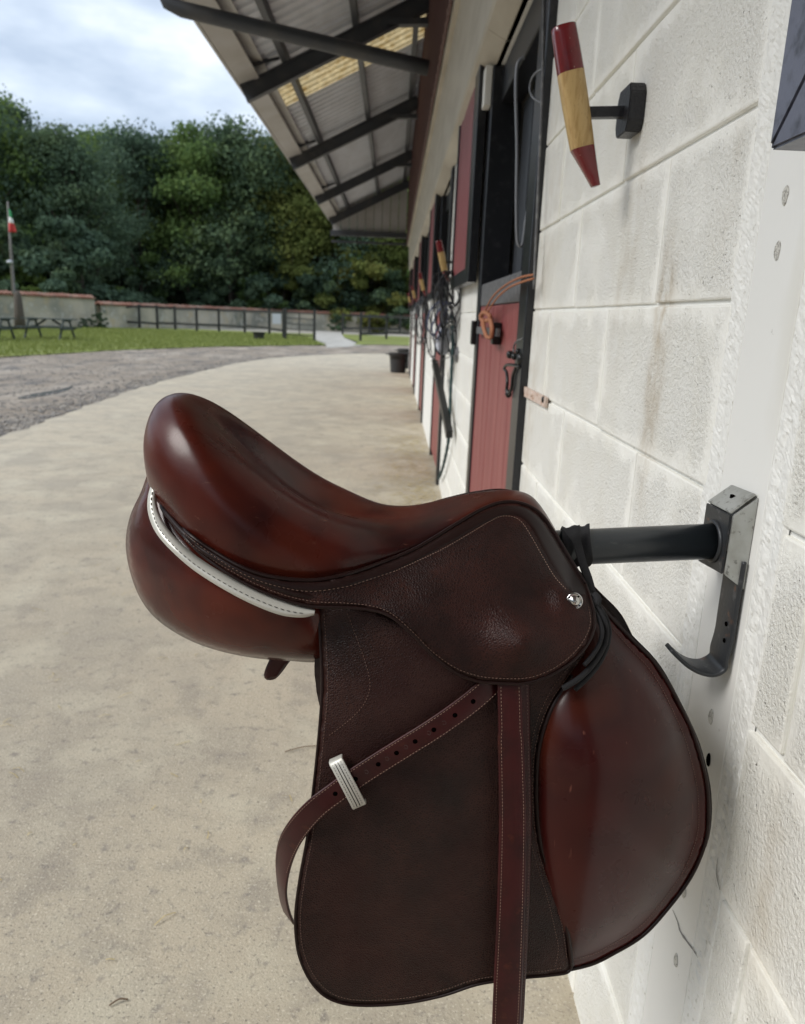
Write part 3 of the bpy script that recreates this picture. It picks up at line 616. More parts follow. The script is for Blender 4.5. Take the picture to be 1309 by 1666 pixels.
# wall returns and the room behind each opening
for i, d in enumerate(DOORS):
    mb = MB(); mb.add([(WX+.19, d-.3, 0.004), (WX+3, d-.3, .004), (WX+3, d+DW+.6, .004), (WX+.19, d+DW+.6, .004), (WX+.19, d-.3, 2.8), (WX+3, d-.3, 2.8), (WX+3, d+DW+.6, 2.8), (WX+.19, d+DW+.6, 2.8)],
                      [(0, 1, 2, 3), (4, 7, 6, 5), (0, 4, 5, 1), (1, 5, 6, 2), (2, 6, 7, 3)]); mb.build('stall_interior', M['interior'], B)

def planks(parent, x0, x1, y0, y1, z0, z1, n, m, name='plank'):
    w = (y1-y0)/n
    for k in range(n):
        mb = MB(); mb.box(x0+random.gauss(0, .0006), x1, y0+k*w+.0025, y0+(k+1)*w-.0025, z0, z1, .003); mb.build(name, m, parent)
def frame(parent, x0, x1, y0, y1, z0, z1, w, wn, m, name='frame', wb=None):
    wb = wb or w
    for a in ((y0, y0+wn, z0, z1), (y1-w, y1, z0, z1), (y0+wn+.001, y1-w-.001, z0, z0+wb), (y0+wn+.001, y1-w-.001, z1-w, z1)):
        mb = MB(); mb.box(x0, x1, *a, .003); mb.build(name, m, parent)
for i, d in enumerate(DOORS):
    i = abs(i-2)
    fr = MB(); fr.box(WX-.022, WX+.12, d+.002, d+.135, 0, 2.398, .004); fr.build('door_post', M['black_paint'], B)
    fr = MB(); fr.box(WX-.012, WX+.12, d+DW-.11, d+DW-.002, 0, 2.398, .004); fr.build('door_post', M['black_paint'], B)
    fr = MB(); fr.box(WX+.03, WX+.12, d+.137, d+DW-.112, 2.25, 2.39, .004); fr.build('door_head', M['black_paint'], B)
    dr = empty('stable_door', (WX, d+.14, 0), parent=B); dr.location = (0, d+.14, 0)
    y0, y1 = d+.14, d+DW-.012
    planks(dr, WX-.002, WX+.03, y0+.06, y1-.004, .06, 1.375, 9 if i < 2 else 3, M['red_door'])
    mb = MB(); mb.box(WX-.004, WX+.035, y0, y0+.058, .05, 1.47, .003); mb.build('frame', M['rail_grey'], dr)
    mb = MB(); mb.box(WX-.005, WX+.035, y0+.06, y1, 1.378, 1.475, .004); mb.build('top_rail', M['rail_grey'], dr)
    mb = MB(); mb.box(WX+.031, WX+.045, y0+.06, y1-.01, .1, 1.37); mb.build('backing', M['black_paint'], dr)
    # upper leaf folded flat against the wall beyond the opening
    if -2 < d < 0: continue                                   # that door's shutter is the one at the right edge of the view
    up = empty('upper_shutter', (WX, d+DW, 1.49), parent=B); up.location = (0, d+DW, 1.49)
    u0, u1 = d+DW+.005, d+DW+1.18
    frame(up, WX-.062, WX-.020, u0, u1, 1.49, 2.50, .05, .20, M['black_paint'], wb=.075)
    planks(up, WX-.052, WX-.026, u0+.202, u1-.052, 1.567, 2.448, 7 if i < 2 else 2, M['red_shutter'])
# near shutter at the right edge of the view
up = empty('upper_shutter', (WX, .7, 1.50), parent=B); up.location = (0, .7, 1.5); up['label'] = 'blue black framed shutter with dark red boards beside the saddle rack'
q = ux(1250, 245, WX-.062); yf = float(q[1]); zb = float(q[2])
x0, x1 = WX-.062, WX-.010
fw = .052
def frame_mitre(parts):
    for nm, V in parts:
        n = len(V); Vv = [(x0, y, z) for y, z in V]+[(x1, y, z) for y, z in V]
        bm = bmesh.new(); vs = [bm.verts.new(v) for v in Vv]
        for f in [tuple(range(n)), tuple(range(n, 2*n))[::-1]]+[(i, i+n, (i+1) % n+n, (i+1) % n) for i in range(n)]: bm.faces.new([vs[k] for k in f])
        bmesh.ops.recalc_face_normals(bm, faces=bm.faces); bmesh.ops.bevel(bm, geom=list(bm.edges), offset=.0025, segments=2, affect='EDGES')
        bm.verts.index_update(); mesh(nm, [v.co[:] for v in bm.verts], [[v.index for v in f.verts] for f in bm.faces], M['frame_grey'], up); bm.free()
yn = -.30; zt = 2.55
frame_mitre([('frame', [(yf, zb), (yf, zt), (yf-fw, zt), (yf-fw, zb+fw)]), ('frame', [(yf-.0012, zb), (yf-fw-.0012, zb+fw), (yn+fw, zb+fw), (yn, zb)])])
planks(up, x0+.016, x1-.004, yn+.01, yf-fw-.001, zb+fw+.001, zt, 8, M['red_shutter'])
mb = MB(); mb.box(x0+.002, x0+.015, yn+.01, yf-fw-.002, zb+fw+.001, zb+fw+.028, .003); mb.build('inner_bead', M['frame_grey'], up)
mb = MB(); mb.box(x0+.005, x0+.015, yf-fw-.0105, yf-fw-.0015, zb+fw+.03, zt, .002); mb.build('inner_bead', M['black_paint'], up)
# lining boards seen inside the first opening
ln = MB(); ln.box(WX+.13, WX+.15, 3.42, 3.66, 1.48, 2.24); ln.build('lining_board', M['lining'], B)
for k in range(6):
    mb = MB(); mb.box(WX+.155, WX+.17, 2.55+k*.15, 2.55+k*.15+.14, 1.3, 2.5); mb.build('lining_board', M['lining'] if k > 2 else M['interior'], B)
# white lintel drip end and grey conduit by the opening
a = ux(797, 100, WX-.03); mb = MB(); mb.box(WX-.045, WX-.014, 3.70, 3.79, 2.24, 2.40, .003); mb.build('lintel_return', M['white'], B)
P = [ux(884, 0, WX-.026), ux(882, 130, WX-.026), ux(874, 330, WX-.026), ux(868, 470, WX-.026)]
mb = MB(); mb.tube(spline(P, 6), .0035, 8); mb.build('conduit', M['rail_grey'], B, True)
P = [ux(a, b, WX-.024) for a, b in [(882, 112), (872, 118), (864, 130), (862, 148), (868, 160), (881, 167)]]
mb = MB(); mb.tube(spline(P, 6), .003, 8); mb.build('cable_hook', M['hose'], B, True)
# pinkish hinge plate bolted to the wall by the door post
p = [ux(856, 629, WX-.003), ux(892, 647, WX-.003), ux(890, 663, WX-.003), ux(856, 645, WX-.003)]
V = [tuple(q) for q in p]+[(q[0]-.007, q[1], q[2]) for q in p]
hp = mesh('hinge_plate', V, [(3, 2, 1, 0), (4, 5, 6, 7), (0, 1, 5, 4), (1, 2, 6, 5), (2, 3, 7, 6), (3, 0, 4, 7)], M['hinge_pink'], B)
for a, b in ((865, 641), (883, 650)):
    q = ux(a, b, WX-.011); mb = MB(); mb.tube([(q[0]+.003, q[1], q[2]), (q[0]-.003, q[1], q[2])], [.010, .007], 10); mb.build('bolt_head', M['latch'] if a > 880 else M['hinge_pink'], hp, True)

# ================================================================== SADDLE RACK
def ygrid(f, p): return np.array([f(*q) for q in p])
BR0, BR1 = .808, .871
rack = empty('saddle_rack', (WX, YC, 1.08), 'black steel tube saddle rack with hook bolted to the smooth wall board', 'saddle rack')
xw = WX-.027
tb = uy(1183, 881, YC); ta = uy(905, 893, YC)                # tube axis, drooping slightly towards its free end
dv = (tb-ta)/np.linalg.norm(tb-ta); tb = np.array([xw, YC, tb[2]]); ta = tb-dv*.56
mb = MB(); mb.tube([ta, ta+dv*.003, ta+dv*.1, ta+dv*.3, tb-dv*.001], [.0195, .0207, .0207, .0207, .0207], 40); mb.build('tube', M['tube'], rack, True)
mb = MB(); n = 30; P = []
for k in range(n+1):
    a = 2*math.pi*k/n; P.append((xw-.0035, YC+.0225*math.cos(a), tb[2]+.0225*math.sin(a)))
mb.tube(P, .0030, 7, False); mb.build('weld', M['bracket_dark'], rack, True)
def slab(name, Vq, th, m, parent, bev=.0008):
    """thin folded plate from a 3-D polygon"""
    Vq = [Vector(v) for v in Vq]; nn = (Vq[1]-Vq[0]).cross(Vq[2]-Vq[0]).normalized()*th; n = len(Vq)
    bm = bmesh.new(); a = [bm.verts.new(v) for v in Vq]; b = [bm.verts.new(v+nn) for v in Vq]
    for f in [a[::-1], b]+[[a[i], a[(i+1) % n], b[(i+1) % n], b[i]] for i in range(n)]: bm.faces.new(f)
    bmesh.ops.recalc_face_normals(bm, faces=bm.faces); bmesh.ops.bevel(bm, geom=list(bm.edges), offset=bev, segments=2, affect='EDGES')
    bm.verts.index_update(); o = mesh(name, [v.co[:] for v in bm.verts], [[v.index for v in f.verts] for f in bm.faces], m, parent); bm.free(); return o
zt = float(uy(1193, 838, BR0)[2]); zb = float(uy(1180, 934, BR0)[2])
zft = float(uy(1154, 819, BR1)[2]); zfb = float(uy(1150, 914, BR1)[2]); zcw = float(uy(1192, 790, BR1)[2])
zwt = float(uy(1229, 809, BR0)[2]); zwb = float(uy(1209, 959, BR0)[2])
slab('web_plate', [(xw, BR0, zt), (xw, BR1+.002, zft), (xw, BR1+.002, zfb), (xw, BR0, zb)], .0028, M['bracket_dark'], rack)
slab('side_flange', [(xw, BR0-.003, zt), (WX-.002, BR0-.003, zwt), (WX-.002, BR0-.003, zwb), (xw, BR0-.003, zb)], .0026, M['bracket'], rack)
slab('side_flange', [(xw+.003, BR1+.002, zft), (WX-.002, BR1+.002, zcw), (WX-.002, BR1+.002, zwb), (xw+.003, BR1+.002, zfb)], .0026, M['bracket_dark'], rack)
tf = slab('top_flange', [(xw-.001, BR0+.001, zt+.0005), (WX-.003, BR0+.001, zwt+.002), (WX-.003, BR1-.002, zcw), (xw-.001, BR1, zft+.001)], .0026, M['bracket'], rack)
pc = (np.array([xw, BR0, zt])+np.array([WX, BR1, zcw]))/2+[0, 0, .0045]
mb = MB(); mb.tube([pc-[0, 0, .0025], pc+[0, 0, .0012]], .0045, 12); mb.build('bolt_hole', M['hole'], tf, True)
# J hook of flat bar
hx = xw-.002
yh_ = .824
lo = [uy(a, b, yh_) for a, b in [(1178, 1062), (1167, 1077), (1150, 1086), (1130, 1084), (1112, 1075), (1098, 1063), (1088, 1053)]]
zv = [float(uy(1180, b, yh_)[2]) for b in (905, 950, 1000, 1035)]
P = spline([np.array([WX-.0075, yh_, z]) for z in zv]+[np.minimum(q, [WX-.010, 9, 9]) for q in lo], 8); n = len(P)
wd = [.045 if i < n*.55 else .045-.027*((i-n*.55)/(n*.45))**1.3 for i in range(n)]
hk = ribbon('hook', P, [(0, 1, 0)]*n, wd, .005, M['bracket_dark'], rack)
for a, b in ((1181, 1015), (1178, 1042)):
    q = ux(a, b, WX-.0105); mb = MB(); mb.tube([q+[-.0006, 0, 0], q+[.002, 0, 0]], .0028, 10); mb.build('bolt_hole', M['hole'], hk, True)

# ================================================================== SADDLE
SD = empty('saddle', (0.02, YC, 1.06), 'brown leather jumping saddle with white piped cantle hanging on the black rack tube', 'saddle')
# ---- seat: curves across the saddle from centre line C to the near seam E
stn = [((267, 806), (270, 829), .030), ((254, 766), (276, 838), .058), ((246, 706), (292, 857), .088), ((250, 664), (312, 877), .106), ((270, 642), (335, 893), .117), ((297, 637), (360, 905), .123),
       ((340, 664), (394, 925), .128), ((409, 716), (440, 940), .129), ((486, 781), (505, 946), .126), ((554, 817), (562, 937), .118), ((600, 830), (592, 928), .106), ((640, 836), (619, 918), .094), ((697, 834), (677, 892), .077),
       ((760, 815), (745, 852), .055), ((802, 803), (790, 827), .031), ((835, 799), (822, 819), .025), ((862, 804), (852, 823), .024), ((880, 823), (880, 839), .027), ((900, 855), (904, 873), .034), ((918, 893), (928, 914), .048), ((934, 925), (950, 950), .058)]
Cc = spline([(c[0], c[1], 0) for c, e, w in stn], 5); Ee = spline([(e[0], e[1], w) for c, e, w in stn], 5)
def WSEAT(px):
    return np.interp(px, [s[1][0] for s in stn], [s[2] for s in stn])
rows = []
NC = 22
for c, e in zip(Cc, Ee):
    c3 = uy(c[0], c[1], YC); e3 = uy(e[0], e[1], YC-e[2]); w = e[2]
    fr = np.clip((c[0]-245)/(560-245), 0, 1); dish = 0.012*math.exp(-((c[0]-520)/110)**2)
    rearish = float(np.clip((300-c[0])/60, 0, 1)) if e[0] < 330 else 0.0
    h = c3[2]-e3[2]
    frt = float(np.clip((c[0]-560)/120, 0, 1)); P1 = c3+np.array([(-.012 if e[0] < 300 else 0), -.52*w, (.004+dish)*(1-frt)]); P2 = e3+np.array([(-.020*rearish), (-.010-.004*(h > .03))*(1-.7*frt), max(h*.62, .012-.009*frt)])
    row = []
    for k in range(NC+1):
        t = k/NC; q = (1-t)**3*c3+3*(1-t)**2*t*P1+3*(1-t)*t*t*P2+t**3*e3; row.append(q)
    far_ = [np.array([q[0], 2*YC-q[1], q[2]]) for q in row[1:]][::-1]
    rows.append(far_+row)
A = np.array(rows)
for i, (c, e) in enumerate(zip(Cc, Ee)):                       # the dish of the seat: hollow centre between raised sides
    am = .020*math.exp(-((c[0]-470)/115)**2)+.004*math.exp(-((c[0]-620)/80)**2); s_ = np.abs(A[i][:, 1]-YC)/e[2]
    A[i][:, 2] -= am*np.cos(math.pi/2*np.clip(s_/.80, 0, 1))**2
for it in range(9):
    A[1:-1] = A[1:-1]*.5+(A[:-2]+A[2:])*.25*1.0
rows = [list(r) for r in A]
V, Fc = rgrid(rows)
Fc = [f[::-1] for f in Fc]
seat = mesh('seat', V, Fc, M['seat'], SD, True)
# check the outward sense of the normals
me = seat.data; k_ = len(me.polygons)//2
if sum(p.normal.z for p in me.polygons) < 0: me.flip_normals()
# ---- depth fields
skd = [(264, 828, .026), (300, 868, .100), (335, 893, .116), (394, 925, .130), (450, 942, .133), (505, 946, .130), (562, 937, .122), (619, 918, .098), (677, 892, .081), (745, 852, .056), (800, 822, .032), (850, 819, .026), (880, 838, .029), (904, 872, .037), (931, 917, .052), (952, 951, .062),
       (275, 850, .050), (333, 906, .118), (390, 944, .130), (447, 970, .136), (505, 987, .138), (560, 988, .138), (639, 1004, .143), (704, 1066, .150), (773, 1107, .153), (856, 1111, .155), (931, 1073, .147), (966, 1014, .120), (966, 985, .100),
       (700, 960, .122), (800, 900, .085), (870, 900, .074), (800, 1000, .132), (890, 980, .112), (850, 1050, .158), (920, 960, .105)]
SK = TPS(skd)
def skirt_d(Q):
    Q = np.atleast_2d(Q); b = SK(Q); return b+.006*np.exp(-((Q[:, 0]-850)/48)**2-((Q[:, 1]-1035)/38)**2)-.003*np.exp(-((Q[:, 0]-800)/40)**2-((Q[:, 1]-1075)/50)**2)
fld = [(518, 992, .108), (560, 990, .118), (640, 1004, .126), (760, 1040, .134), (860, 1040, .136), (965, 1000, .096), (985, 985, .088), (520, 1200, .142), (500, 1360, .156), (480, 1500, .165), (580, 1635, .172), (720, 1619, .173), (860, 1590, .172), (925, 1580, .168), (700, 1350, .162), (700, 1150, .148), (860, 1300, .155),
       (1152, 1300, .125), (1126, 1192, .113), (1086, 1111, .102), (1028, 1042, .092), (1122, 1429, .135), (1045, 1523, .148), (963, 1568, .162), (1000, 1250, .145), (800, 1110, .140)]
FL = TPS(fld)
def flap_d(Q): return FL(Q)
# ---- rear panel cushions
panel_ol = [(247, 756), (229, 800), (211, 840), (204, 884), (211, 930), (228, 974), (256, 1009), (302, 1039), (352, 1058), (409, 1070), (466, 1075), (524, 1074), (540, 1030), (528, 985), (500, 975), (440, 955), (380, 925), (320, 880), (280, 830), (262, 780)]
PD = TPS([(247, 756, .010), (211, 840, .012), (204, 884, .020), (228, 974, .042), (302, 1039, .066), (409, 1070, .082), (524, 1074, .092), (528, 985, .098), (440, 955, .100), (380, 925, .095), (320, 880, .075), (270, 830, .040)])
PP = Poisson(resample(spline(panel_ol, 10, True), 160, True))
sheet('panel', panel_ol, PD, M['panel'], SD, bulge=.0, ew=62, back=.002, step=6, bback=.03, bulge_fn=lambda q, d: .040*np.sqrt(np.clip(PP(q), 0, 1))*np.clip(d/6, 0, 1)**.5)
# gusset joining the two cushions behind the cantle
g = [((252, 790), .02), ((246, 820), .022), ((246, 860), .022), ((260, 900), .022), ((290, 940), .022)]
rows = []
for (p, w) in g:
    r0 = []
    for t in np.linspace(-1, 1, 9): q = uy(p[0], p[1], YC+w*t); q[0] = uy(p[0], p[1], YC)[0]+.006*abs(t); r0.append(q)
    rows.append(r0)
V, Fc = rgrid(rows); mesh('gusset', V, Fc, M['panel'], SD, True)
# ---- white piping band around the cantle
outer = spline([(247, 786), (241, 812), (243, 838), (255, 866), (279, 894), (316, 926), (363, 956), (409, 980), (455, 998), (490, 1003), (511, 1000)], 8)
inner = spline([(257, 788), (253, 810), (257, 834), (269, 858), (293, 885), (328, 913), (371, 939), (414, 960), (462, 979), (494, 989), (512, 992)], 8)
n = 80; O = resample(outer, n); I_ = resample(inner, n)
PB = TPS([(245, 788, .050), (241, 815, .062), (245, 840, .075), (258, 866, .094), (282, 895, .112), (320, 927, .125), (370, 952, .134), (430, 978, .140), (500, 998, .142)])
rows = []
for o_, i_ in zip(O, I_):
    r0 = []
    for t in np.linspace(-.12, 1.12, 9):
        q = o_*(1-t)+i_*t; dd = float(PB(q)[0])+.0065*math.sqrt(max(0, 1-(2*t-1)**2/1.54)); r0.append(uy(q[0], q[1], YC-dd))
    rows.append(r0)
V, Fc = rgrid(rows); pip = mesh('piping', V, Fc, M['piping'], SD, True)
if sum(p.normal.y for p in pip.data.polygons) > 0: pip.data.flip_normals()
Vm = [(v[0], 2*YC-v[1], v[2]) for v in V]; p2 = mesh('piping', Vm, Fc, M['piping'], SD, True)
mid = O*.62+I_*.38; dline = [uy(q[0], q[1], YC-(float(PB(q)[0])+.0068)) for q in mid[3:-3]]
stitches(np.array(dline), M['thread_dark'], pip, pitch=.0062, ln=.0040, r=.00042)
# dark welts between seat and piping
for k, (ins, rr, ex) in enumerate((((262, 820), .0026, .004),)):
    pass
W1 = spline([(257, 793), (262, 812), (266, 828), (280, 846), (300, 868), (333, 897), (375, 922), (420, 944), (470, 963), (520, 973)], 6)
WD = TPS([(257, 793, .030), (266, 828, .060), (300, 868, .104), (375, 922, .132), (420, 944, .138), (520, 973, .140)])
mb = MB(); mb.tube([uy(a, b, YC-float(WD((a, b))[0])) for a, b in W1], [.0015]*2+[.0032]*(len(W1)-2), 8); mb.build('welt', M['smooth_dark'], SD, True)
# ---- sweat flap behind, main flap
flap_ol = [(518, 992), (521, 1040), (524, 1100), (523, 1140), (518, 1203), (511, 1272), (500, 1361), (488, 1427), (481, 1480), (481, 1520), (487, 1557), (502, 1591), (523, 1616), (547, 1629), (578, 1635), (622, 1635), (671, 1630), (722, 1619), (767, 1604), (800, 1597), (857, 1590), (890, 1587), (922, 1582), (930, 1570),
           (922, 1511), (910, 1462), (890, 1409), (878, 1360), (873, 1287), (878, 1213), (898, 1152), (930, 1100), (952, 1062), (940, 1048), (900, 1055), (800, 1065), (720, 1048), (650, 1010), (600, 990), (556, 984)]
def flap_fine(Q): return FL(Q)+.004
sheet('flap', flap_ol, flap_fine, M['fine_pebble'], SD, back=.0045, ew=9, step=8)
# bound rim along the flap
def rim(path, depth, r, m, parent, name='binding', ex=0.0, n=8):
    P = spline(path, 6); mb = MB(); mb.tube([uy(a, b, YC-(float(depth((a, b))[0])+ex)) for a, b in P], r, n); return mb.build(name, m, parent, True)
rim(flap_ol[:24], flap_fine, .0017, M['smooth_dark'], SD)
rim(flap_ol[23:32], lambda q: FL(q)+.006, .0024, M['smooth_dark'], SD)
# padded front of the flap in smooth leather
knee_ol = [(950, 985), (975, 984), (992, 1003), (1028, 1041), (1061, 1074), (1086, 1111), (1110, 1156), (1127, 1193), (1143, 1246), (1151, 1290), (1151, 1348), (1142, 1386), (1122, 1429), (1086, 1478), (1045, 1522), (996, 1552), (963, 1568), (926, 1578), (905, 1572), (900, 1500), (872, 1400), (858, 1290), (862, 1210), (885, 1140), (920, 1090), (945, 1040)]
blk_ol = resample(spline([(975, 1020), (1010, 1054), (1043, 1090), (1070, 1126), (1093, 1172), (1112, 1225), (1123, 1280), (1123, 1340), (1110, 1392), (1088, 1438), (1055, 1482), (1015, 1516), (972, 1540), (925, 1556), (898, 1480), (878, 1400), (868, 1300), (872, 1220), (892, 1150), (925, 1090), (955, 1045)], 8, True), 160, True)
kolr = resample(spline(knee_ol, 10, True), 200, True)
PO = Poisson(blk_ol)
def knee_bulge(q, d=None):
    q = np.atleast_2d(q); h_ = sum(PO(q+np.array([dx, dy])) for dx in (-7, -3.5, 0, 3.5, 7) for dy in (-7, -3.5, 0, 3.5, 7))/25; return .038*np.clip(h_+.004, 0, 1)**.62-.038*.0326
def kd(q):
    q = np.atleast_2d(q); d = edge_dist(q, kolr); return FL(q)-.006+.002*np.sqrt(np.clip(1-(1-np.clip(d/30, 0, 1))**2, 0, 1))+.002+knee_bulge(q)
kn, _ = sheet('knee_flap', knee_ol, lambda q: FL(q)-.006, M['knee'], SD, bulge=.002, back=.004, ew=30, step=5, bulge_fn=knee_bulge)
# doubled rim of the sweat flap seen behind the front edge
sheet('sweat_flap', [(530, 985), (512, 1075), (513, 1110), (520, 1150), (560, 1300), (600, 1450), (700, 1540), (900, 1570), (1000, 1540), (1085, 1475), (1124, 1425), (1148, 1380), (1157, 1340), (1157, 1290), (1148, 1243), (1131, 1191), (1090, 1109), (1065, 1071), (1032, 1037), (995, 999), (975, 985), (900, 990), (800, 990)], lambda q: FL(q)-.022, M['smooth_dark'], SD, back=.005, step=14)
rimk = [(975, 984), (992, 1003), (1028, 1041), (1061, 1074), (1086, 1111), (1110, 1156), (1127, 1193), (1143, 1246), (1151, 1290), (1151, 1348), (1142, 1386), (1122, 1429), (1086, 1478), (1045, 1522), (996, 1552), (963, 1568), (928, 1577)]
rim(rimk, lambda q: FL(q)-.004, .0022, M['smooth_dark'], SD)
kf = on(kd, .0007)
c0 = np.array([1010, 1290.])
ins = [np.array(p)+(c0-np.array(p))*(16/np.linalg.norm(c0-np.array(p))) for p in rimk[1:]]
stitches(kf(spline(ins, 8)), M['thread_dim'], SD, pitch=.0031, ln=.0018, r=.00028)
# ---- skirt
skirt_ol = [(264, 826), (290, 852), (312, 873), (352, 900), (394, 923), (440, 938), (505, 944), (562, 935), (619, 916), (677, 892), (745, 851), (783, 829), (818, 817), (852, 820), (880, 837), (904, 871), (931, 916), (952, 950), (963, 983), (967, 1014), (956, 1046), (931, 1075), (897, 1097), (856, 1111), (807, 1111), (773, 1107), (739, 1093), (704, 1066), (670, 1031), (639, 1005), (608, 993), (560, 988), (505, 986), (447, 970), (390, 944), (333, 906), (295, 868)]
sk, _ = sheet('skirt', skirt_ol, lambda q: skirt_d(q)+.006, M['pebble'], SD, back=.0045, ew=10, step=7)
rim(skirt_ol[17:37]+[(270, 838)], lambda q: skirt_d(q)+.006, .0019, M['smooth_dark'], SD)
rim(skirt_ol[:18], lambda q: skirt_d(q)+.0065, .0022, M['smooth_dark'], SD, name='seam')
# smooth leather border strip over the skirt (rear strip and the edge along the seat)
def band(name, up, lo, depth, ex, m, parent, crown=.0012):
    U_ = resample(spline(up, 6), 90); L_ = resample(spline(lo, 6), 90); rows = []
    for a, b in zip(U_, L_):
        r0 = []
        for t in np.linspace(0, 1, 7): q = a*(1-t)+b*t; r0.append(uy(q[0], q[1], YC-(float(depth(q)[0])+ex+crown*math.sin(math.pi*t)-(.002 if t in (0, 1) else 0))))
        rows.append(r0)
    V, Fc = rgrid(rows); o = mesh(name, V, Fc, m, parent, True)
    if sum(p.normal.y for p in o.data.polygons) > 0: o.data.flip_normals()
    return o
sdep = lambda q: skirt_d(q)+.006
band('border_strip', [(268, 829), (290, 853), (312, 875), (352, 902), (394, 926), (440, 941), (505, 948), (562, 939), (619, 920), (677, 896), (745, 855), (783, 833), (818, 821), (852, 824), (878, 841), (902, 875), (929, 920), (950, 953), (956, 968)],
     [(274, 838), (292, 862), (312, 882), (352, 913), (394, 938), (440, 957), (505, 965), (562, 957), (619, 940), (680, 912), (745, 878), (783, 856), (818, 840), (842, 842), (860, 858), (878, 890), (898, 925), (918, 955), (930, 965)], sdep, .0026, M['smooth_dark'], SD)
st_top = [(640, 930), (680, 912), (720, 893), (760, 870), (795, 849), (815, 840), (835, 841), (850, 851), (866, 876), (884, 908), (902, 938), (922, 960)]
def sline(pts, dep, ex, mth=M['thread'], pitch=.0030, parent=SD, ln=.0018, r=.00030):
    P = spline(pts, 8); return stitches(np.array([uy(a, b, YC-(float(dep((a, b))[0])+ex)) for a, b in P]), mth, parent, pitch, ln, r)
sline([(300, 868), (352, 908), (394, 933), (440, 951), (500, 962), (560, 955), (600, 943), (640, 930)], sdep, .0043, M['thread_dim'], pitch=.0044, ln=.0026)
sline(st_top, sdep, .0043, M['thread'])
sline([(300, 877), (340, 907), (394, 939), (447, 963), (505, 978), (560, 981), (606, 986), (636, 998), (668, 1025), (703, 1060), (740, 1086), (775, 1099), (810, 1103.5), (856, 1103), (893, 1091), (925, 1070), (949, 1042), (960, 1014), (957, 985)], sdep, .0027, M['thread_dim'], pitch=.0036, ln=.0022)
# ---- flap stitching
fdep = lambda q: FL(q)+.004
sline([(527, 1000), (531, 1060), (533, 1100), (532, 1140), (526, 1203), (519, 1272), (508, 1361), (496, 1427), (489, 1480), (489, 1520), (495, 1553), (509, 1585), (528, 1608), (550, 1621), (580, 1627), (622, 1627), (670, 1622), (720, 1611), (764, 1596), (800, 1589), (855, 1582), (890, 1579), (915, 1574)], fdep, .0027, M['thread_dim'], pitch=.0034)
sline([(565, 998), (577, 1030), (590, 1065), (600, 1100), (601, 1122), (592, 1145), (572, 1168), (552, 1184), (533, 1198)], fdep, .0027, M['thread_dim'], pitch=.0034)
sline([(958, 1048), (931, 1090), (892, 1148), (871, 1213), (866, 1287), (871, 1360), (883, 1411), (903, 1464), (915, 1511), (922, 1560)], fdep, .0027, M['thread_dim'], pitch=.0034)
sline([(930, 1080), (898, 1120), (873, 1175), (860, 1240), (858, 1300), (862, 1360), (874, 1410), (890, 1460), (902, 1510), (908, 1545), (902, 1575)], fdep, .0027, M['thread_dim'], pitch=.0034)
# ---- chrome stud
sc = uy(934, 978, YC-float(skirt_d((934, 978))[0])-.0118); nrm = np.array([-.12, -1, .22]); nrm /= np.linalg.norm(nrm)
u = np.cross(nrm, [0, 0, 1]); u /= np.linalg.norm(u); v = np.cross(u, nrm); rows = []
for rr, h in ((.0085, -.002), (.0088, 0), (.0082, .0012), (.0070, .0016), (.0062, .0006), (.0056, .0008), (.0045, .0026), (.0025, .0036), (.0001, .0039)):
    rows.append([sc+nrm*h+(u*math.cos(a)+v*math.sin(a))*rr for a in np.linspace(0, 2*math.pi, 33)])
V, Fc = rgrid(rows); st = mesh('stud', V, Fc, M['chrome'], SD, True)
for a in (.6, 2.2, 3.8, 5.3):
    q = sc+(u*math.cos(a)+v*math.sin(a))*.0066; mb = MB(); mb.tube([q+nrm*.0004, q+nrm*.0017], .0009, 8); mb.build('rivet', M['hole'], st, True)
for k in range(6): # worn crest mark on the stud
    a = k*1.05; q = sc+(u*math.cos(a)*.0018+v*math.sin(a)*.0014); mb = MB(); mb.tube([q+nrm*.0030, q+nrm*.0042], .0006, 6); mb.build('crest', M['bracket_dark'], st, True)
# ---- stirrup leather hanging straight down
def fl3(px, py, ex): return uy(px, py, YC-(float(FL((px, py))[0])+ex))
pts = [(828, 1098, .012), (829, 1120, .016), (831, 1200, .018), (833, 1272, .018), (834, 1341, .018), (832, 1444, .018), (829, 1530, .018), (826, 1598, .018), (823, 1666, .018)]
P = spline([fl3(*p) for p in pts], 6); P = np.vstack([P, P[-1]+np.outer([1, 2, 3], [-.0015, 0, -.06])]); n = len(P)
lea = ribbon('stirrup_leather', P, [(1, 0, .0)]*n, [.0245 if i < 12 else .0265+.004*min(1, (i-12)/30) for i in range(n)], .0036, M['strap'], SD)
P2 = P+np.array([.0062, .0065, 0]); ribbon('stirrup_leather', P2, [(1, .15, .0)]*n, .029, .0036, M['strap'], SD)
P3 = P+np.array([.0095, .0105, 0]); 
for s_ in (-1, 1):
    w_ = np.array([.0245 if i < 12 else .0265+.004*min(1, (i-12)/30) for i in range(n)])/2-.0032
    stitches(P[:-3]+np.outer(w_[:-3]*s_, [1, 0, 0])+[0, -.0019, 0], M['thread'], lea, pitch=.0036, ln=.0020, r=.00028)
stitches(P2[:-3]+[.0118, -.0019, 0], M['thread_dim'], lea, pitch=.0036, ln=.0020, r=.00025)
